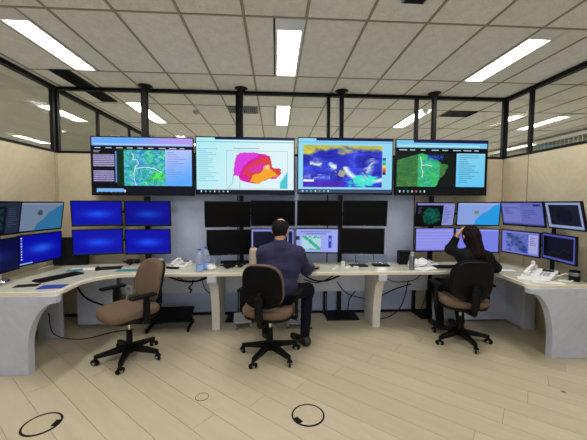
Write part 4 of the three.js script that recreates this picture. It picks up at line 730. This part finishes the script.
{
  const t = thing('drinking_glass', 'clear tumbler beside the two water bottles', 'glass', [-0.70, T, -3.78]);
  obj('tumbler', lathe([[0.001, 0], [0.034, 0], [0.04, 0.13], [0.037, 0.13], [0.031, 0.008], [0.001, 0.008]]), M.acrylic, t);
  const f = thing('vacuum_flask', 'beige vacuum flask with small red knob, left of the man', 'flask', [-0.26, T, -3.70]);
  obj('flask_body', lathe([[0.001, 0], [0.05, 0], [0.052, 0.01], [0.052, 0.2], [0.046, 0.225], [0.03, 0.235], [0.001, 0.237]]), M.flask, f); obj('knob', cyl(0.014, 0.012, 0.022, 0, 0.234), M.red, f);
  const b = thing('steel_bottle', 'grey steel drinking bottle at the desk edge, left of the woman', 'bottle', [1.59, T, -3.50]);
  obj('bottle_body', lathe([[0.001, 0], [0.03, 0], [0.032, 0.006], [0.032, 0.15], [0.026, 0.17], [0.02, 0.176]]), M.steel, b); obj('cap', cyl(0.021, 0.019, 0.035, 0, 0.174), M.grey, b);
  const s = thing('desk_speaker', 'small black box speaker on the back desk, right of the small frames', 'speaker', [1.66, T, -3.86], -0.1);
  obj('cabinet', rbox(0.17, 0.17, 0.12, 0.008, 0, 0.085, 0), M.black, s); obj('speaker_cone', new THREE.TorusGeometry(0.045, 0.008, 8, 24).translate(0, 0.08, 0.06), M.dark, s);
  const p = thing('pen_cup', 'black pen cup with a pale band at the right edge of the desk', 'cup', [3.02, T, -2.93]);
  obj('cup', lathe([[0.001, 0], [0.045, 0], [0.047, 0.105], [0.042, 0.105], [0.04, 0.01], [0.001, 0.01]]), M.black, p); obj('band', lathe([[0.0475, 0.055], [0.049, 0.06], [0.0492, 0.085], [0.048, 0.09]]), M.steel, p);
  const k = thing('table_ornament', 'small pale ball on a short stem behind the large telephone', 'ornament', [2.9, T, -3.3]);
  obj('foot', cyl(0.028, 0.022, 0.008), M.white, k); obj('stick', cyl(0.006, 0.006, 0.09, 0, 0.006), M.grey, k); obj('head', new THREE.SphereGeometry(0.024, 16, 12).translate(0, 0.115, 0), M.offwhite, k);
}
{ // computer tower behind the blue monitors
  const t = thing('computer_tower', 'dark desktop computer standing on the desk behind the lower blue monitor', 'computer', [-2.5, T, -3.93], 0.15);
  obj('case', rbox(0.36, 0.34, 0.08, 0.006, 0.0, 0.17, 0), M.dark, t); obj('front_panel', rbox(0.012, 0.3, 0.075, 0.004, -0.182, 0.17, 0), M.black, t);
}
function framedPad(label, [x, z], turn) {
  const t = thing('note_pad', label, 'pad', [x, T, z], turn); obj('cover', rbox(0.2, 0.012, 0.13, 0.003, 0, 0.006, 0), M.black, t); obj('sheets', rbox(0.19, 0.004, 0.12, 0.001, 0, 0.0135, 0), M.dark, t);
}
framedPad('black pad lying below the rightmost switched-off monitors, the left one of two', [1.03, -3.74], 0.05);
framedPad('black pad lying below the rightmost switched-off monitors, the right one of two', [1.31, -3.76], -0.05);
function cardHolder(label, [x, z], turn) {
  const t = thing('card_holder', label, 'card holder', [x, T, z], turn); obj('clear_plate', box(0.17, 0.1, 0.004).rotateX(-0.2).translate(0, 0.053, 0), M.acrylic, t); obj('foot', rbox(0.17, 0.006, 0.06, 0.002, 0, 0.003, 0.01), M.acrylic, t); obj('rim', rod([-0.088, 0.004, 0.01], [-0.088, 0.11, -0.02], 0.004), M.dark, t);
}
cardHolder('clear upright card holder behind the left black pad', [1.12, -3.92], 0.05);
cardHolder('clear upright card holder behind the right black pad', [1.36, -3.92], -0.05);
// white adapters and scraps right of the man
[['white plug adapter near the man\'s mouse', 0.74, -3.66, 0.04, 0.02, 0.3], ['white cube charger among the scraps, the tallest one', 0.84, -3.78, 0.045, 0.055, 0.1], ['white flat charger in front of the tall cube', 0.86, -3.62, 0.06, 0.02, 0.7], ['white round-cornered charger next to the left black pad', 0.95, -3.58, 0.06, 0.03, -0.4], ['small white eraser at the front edge right of the man', 0.68, -3.54, 0.05, 0.015, 1.0]].forEach(([label, x, z, w, h, r]) => {
  const t = thing('charger', label, 'charger', [x, T, z], r, 'white chargers right of the man'); obj('shell', rbox(w, h, w * 0.7, 0.006, 0, h / 2, 0), M.white, t); obj('port', box(w * 0.3, h * 0.3, 0.003, 0, h / 2, w * 0.35), M.grey, t);
});
function sheet(name, label, cat, [x, z], turn, w, d, mat, h = 0.002, lift = 0) { const t = tag(obj(name, rbox(w, h, d, 0.0008, 0, h / 2, 0), mat), label, cat); t.position.set(x, T + lift, z); t.rotation.y = turn; return t; }
sheet('booklet', 'blue booklet at the front corner of the left wing', 'booklet', [-2.02, -2.9], 0.15, 0.2, 0.13, M.blue, 0.006);
sheet('folder', 'thin dark folder on the left wing beside the blue booklet', 'folder', [-2.28, -2.95], 0.25, 0.18, 0.1, M.dark, 0.004);
sheet('paper_sheet', 'white paper sheet at the left corner of the desk beside the dark computer', 'paper', [-2.2, -3.66], 0.2, 0.28, 0.14, M.paper);
sheet('leaflet', 'teal leaflet lying over the white sheet at the left corner', 'leaflet', [-2.26, -3.60], 0.5, 0.15, 0.1, M.teal, 0.003, 0.002);
sheet('leaflet', 'teal leaflet at the edge of the desk behind the brown chair arm', 'leaflet', [-1.68, -3.58], 0.1, 0.22, 0.12, M.teal, 0.003);
sheet('paper_sheet', 'loose white paper next to the steel bottle', 'paper', [1.76, -3.56], 0.5, 0.22, 0.16, M.paper);
sheet('paper_sheet', 'second white paper lying askew near the steel bottle', 'paper', [1.84, -3.62], -0.5, 0.2, 0.15, M.paper, 0.002, 0.002);
sheet('paper_sheet', 'white paper on the right wing in front of the large telephone', 'paper', [2.66, -3.02], -0.6, 0.26, 0.16, M.paper);
sheet('paper_sheet', 'thin white papers behind the woman\'s right hand', 'paper', [2.66, -3.45], -0.2, 0.26, 0.1, M.paper);
sheet('paper_sheet', 'white paper at the very corner of the right wing', 'paper', [2.7, -2.88], -0.3, 0.25, 0.1, M.paper);
{ // crumpled paper: a small faceted bag of folds
  const g = new THREE.IcosahedronGeometry(1, 3), p = g.attributes.position; for (let i = 0; i < p.count; i++) { const v = V(p.getX(i), p.getY(i), p.getZ(i)), n = 1 + 0.35 * noise.noise(v.x * 3, v.y * 3, v.z * 3); p.setXYZ(i, v.x * 0.11 * n, Math.max(0.001, 0.05 * (v.y * n + 0.8)), v.z * 0.08 * n); } g.computeVertexNormals();
  const t = tag(obj('crumpled_paper', g, M.paper), 'crumpled white paper heap beside the steel bottle', 'paper'); t.position.set(1.74, T + 0.003, -3.68);
  const g2 = g.clone().scale(0.5, 0.7, 0.6), u = tag(obj('paper_napkin', g2, M.paper), 'crumpled white napkin between the bottles and the black cables', 'napkin'); u.position.set(-0.74, T, -3.58);
}
// cables on the desk and below it
const cable = (label, pts, r = 0.006, m = M.rubber, g) => tag(obj('cable', tube(pts, r, 6), m), label, 'cable', g);
{
  const pts = (cx, cz, a, n, h) => Array.from({ length: n }, (_, i) => [cx + a * Math.sin(i * 2.3) * (0.6 + 0.4 * Math.sin(i * 1.7)), T + 0.012 + h * Math.abs(Math.sin(i * 1.3)), cz + 0.06 * Math.cos(i * 1.9)]);
  cable('tangle of black cables on the desk between the bottles and the man', pts(-0.56, -3.66, 0.12, 16, 0.035), 0.009);
  cable('second tangle of thin black cables near the flask', pts(-0.42, -3.72, 0.08, 12, 0.03), 0.007);
  cable('bundle of black cables on the desk below the blue monitors', pts(-1.78, -3.9, 0.13, 14, 0.05), 0.008);
  const u = (z, l) => l.map(([x, y]) => [x, y, z]);
  cable('thick black cable sagging under the back desk between brown chair and left leg', u(-3.7, [[-1.3, 0.64], [-1.1, 0.57], [-0.92, 0.57], [-0.75, 0.65]]), 0.012);
  cable('second cable sagging beside the thick one under the back desk', u(-3.72, [[-1.2, 0.63], [-1.02, 0.55], [-0.85, 0.58], [-0.75, 0.63]]), 0.006, M.blue);
  cable('cable end with plug dangling below the desk by the left bracket leg', u(-3.71, [[-0.98, 0.58], [-0.99, 0.53], [-1.03, 0.48], [-1.0, 0.46], [-1.02, 0.42]]), 0.009);
  cable('thin cable drooping to the left bracket leg', u(-3.84, [[-0.92, 0.6], [-0.86, 0.42], [-0.76, 0.36], [-0.71, 0.35]]), 0.005);
  cable('thick black cable bundle under the desk right of the man', u(-3.66, [[0.3, 0.66], [0.48, 0.57], [0.62, 0.57], [0.8, 0.64], [0.92, 0.68]]), 0.011);
  cable('black cable crossing under the desk right of the man', u(-3.68, [[0.34, 0.58], [0.5, 0.54], [0.66, 0.6], [0.78, 0.68]]), 0.007);
  cable('thin cable sloping down to the right bracket leg', u(-3.86, [[0.78, 0.5], [0.9, 0.36], [1.05, 0.3], [1.15, 0.28]]), 0.006);
  cable('brown cable hanging in a deep loop right of the right bracket leg', u(-3.7, [[1.28, 0.68], [1.4, 0.56], [1.56, 0.53], [1.74, 0.57], [1.84, 0.68]]), 0.006, M.brown);
  cable('black cable running from the right bracket leg up to the right', u(-3.86, [[1.27, 0.26], [1.45, 0.36], [1.6, 0.42], [1.75, 0.46]]), 0.007);
  cable('thin cable falling to the floor near the right column', u(-3.88, [[1.72, 0.5], [1.68, 0.3], [1.6, 0.12], [1.45, 0.02], [1.3, 0.012]]), 0.006);
  cable('thin cable hanging beside the pale column right of the woman\'s desk', u(-3.86, [[1.98, 0.6], [1.96, 0.35], [1.9, 0.15], [1.88, 0.02]]), 0.005);
  cable('cable looping under the left wing of the desk', [[-2.15, 0.66, -3.4], [-2.1, 0.45, -3.5], [-1.95, 0.32, -3.6], [-1.8, 0.26, -3.66]], 0.011);
  cable('cable lying on the floor under the left wing', [[-2.35, 0.35, -3.3], [-2.3, 0.12, -3.3], [-2.1, 0.012, -3.42], [-1.85, 0.012, -3.6], [-1.65, 0.012, -3.66]], 0.005);
  cable('white cable hanging from the wall socket behind the brown chair', [[-1.82, 0.42, -3.88], [-1.82, 0.34, -3.86], [-1.87, 0.25, -3.86], [-1.9, 0.2, -3.87]], 0.008, M.white);
  cable('cable rising behind the right bracket leg, between the wall and the floor', u(-4.08, [[0.98, 0.03], [1.0, 0.2], [1.1, 0.35], [1.12, 0.5]]), 0.007);
}
{ const t = thing('wall_socket', 'white wall socket under the desk behind the brown chair', 'socket', [-1.81, 0.42, -3.9], 0); obj('plate', rbox(0.08, 0.12, 0.012, 0.004, 0, 0, 0.006), M.white, t); obj('inset', rbox(0.04, 0.05, 0.006, 0.002, 0, 0.005, 0.013), M.grey, t); }
function cableTrunk(label, x, z) { const t = thing('cable_conduit', label, 'conduit', [x, 0, z]); obj('channel', rbox(0.03, DESK - 0.04, 0.03, 0.004, 0, (DESK - 0.04) / 2, 0), M.black, t); obj('clip', rbox(0.04, 0.02, 0.02, 0.004, 0, 0.3, 0.012), M.black, t); }
cableTrunk('slim black cable conduit left of the column right of the man', 0.66, -4.09); cableTrunk('slim black cable conduit left of the rightmost column', 1.9, -4.09);

// ---------------------------------------------------------------- things on the floor
function footrest(label, [x, z], turn, mat, w, h, d, wheels) {
  const t = thing('footrest', label, 'footrest', [x, 0, z], turn);
  obj('platform', rbox(w, 0.025, d, 0.008, 0, 0, 0).rotateX(0.28).translate(0, h, 0), mat, t);
  for (const q of [-1, 1]) { obj('side_frame', [taperBar([q * w * 0.46, 0.03, d * 0.5], [q * w * 0.46, 0.03, -d * 0.5], 0.025, 0.03, 0.025, 0.03), taperBar([q * w * 0.46, 0.03, -d * 0.3], [q * w * 0.46, h + 0.02, 0], 0.022, 0.022, 0.022, 0.022)], mat, t); for (const e of [-1, 1]) obj('foot', wheels ? new THREE.CylinderGeometry(0.022, 0.022, 0.025, 14).rotateZ(Math.PI / 2).translate(q * w * 0.46, 0.022, e * d * 0.45) : cyl(0.016, 0.014, 0.02, q * w * 0.46, 0, e * d * 0.45, 10), wheels ? M.wheel : M.rubber, t); }
  obj('crossbar', rod([-w * 0.46, 0.04, -d * 0.3], [w * 0.46, 0.04, -d * 0.3], 0.01), mat, t);
}
footrest('grey tilting footrest with small wheels, beside the left bracket leg', [-0.4, -3.74], 0.2, M.grey, 0.2, 0.1, 0.2, true);
footrest('wide black footrest under the desk behind the brown chair', [-1.25, -3.72], 0.05, M.black, 0.5, 0.16, 0.3, false);
footrest('pale grey footrest under the desk in front of the man', [0.3, -3.75], -0.1, M.grey, 0.3, 0.09, 0.26, false);
function floorRing(label, [x, z], r, w, mat, tabA) {
  const t = thing('floor_outlet', label, 'floor outlet', [x, 0, z]);
  obj('ring', lathe([[r - w, 0.0005], [r - w + 0.001, 0.004], [r - 0.002, 0.004], [r, 0.0005]], 64), mat, t);
  obj('lid', cyl(r - w, r - w, 0.002, 0, 0, 0, 64), M.plank[1], t);
  if (tabA !== undefined) obj('finger_slot', rbox(0.062, 0.006, 0.032, 0.002, 0, 0, r - 0.028).rotateY(tabA).translate(0, 0.003, 0), M.black, t);
}
floorRing('round floor outlet with black rim and tab, at the lower left', [-1.573, -2.11], 0.118, 0.015, M.dark, 1.6);
floorRing('round floor outlet with black rim and tab, at the bottom middle', [0.233, -2.109], 0.118, 0.013, M.dark, -0.95);
floorRing('small brass floor ring between the brown chair and the man\'s chair', [-0.564, -2.353], 0.052, 0.006, M.brass);
{ const t = thing('floor_plug', 'tiny grey metal plug in the floor at the right', 'floor plug', [2.306, 0, -2.275]); obj('disc', cyl(0.017, 0.015, 0.003, 0, 0, 0, 20), M.steel, t); obj('screw_slot', box(0.018, 0.001, 0.003, 0, 0.0034, 0), M.dark, t); }

renderer.render(scene, camera);
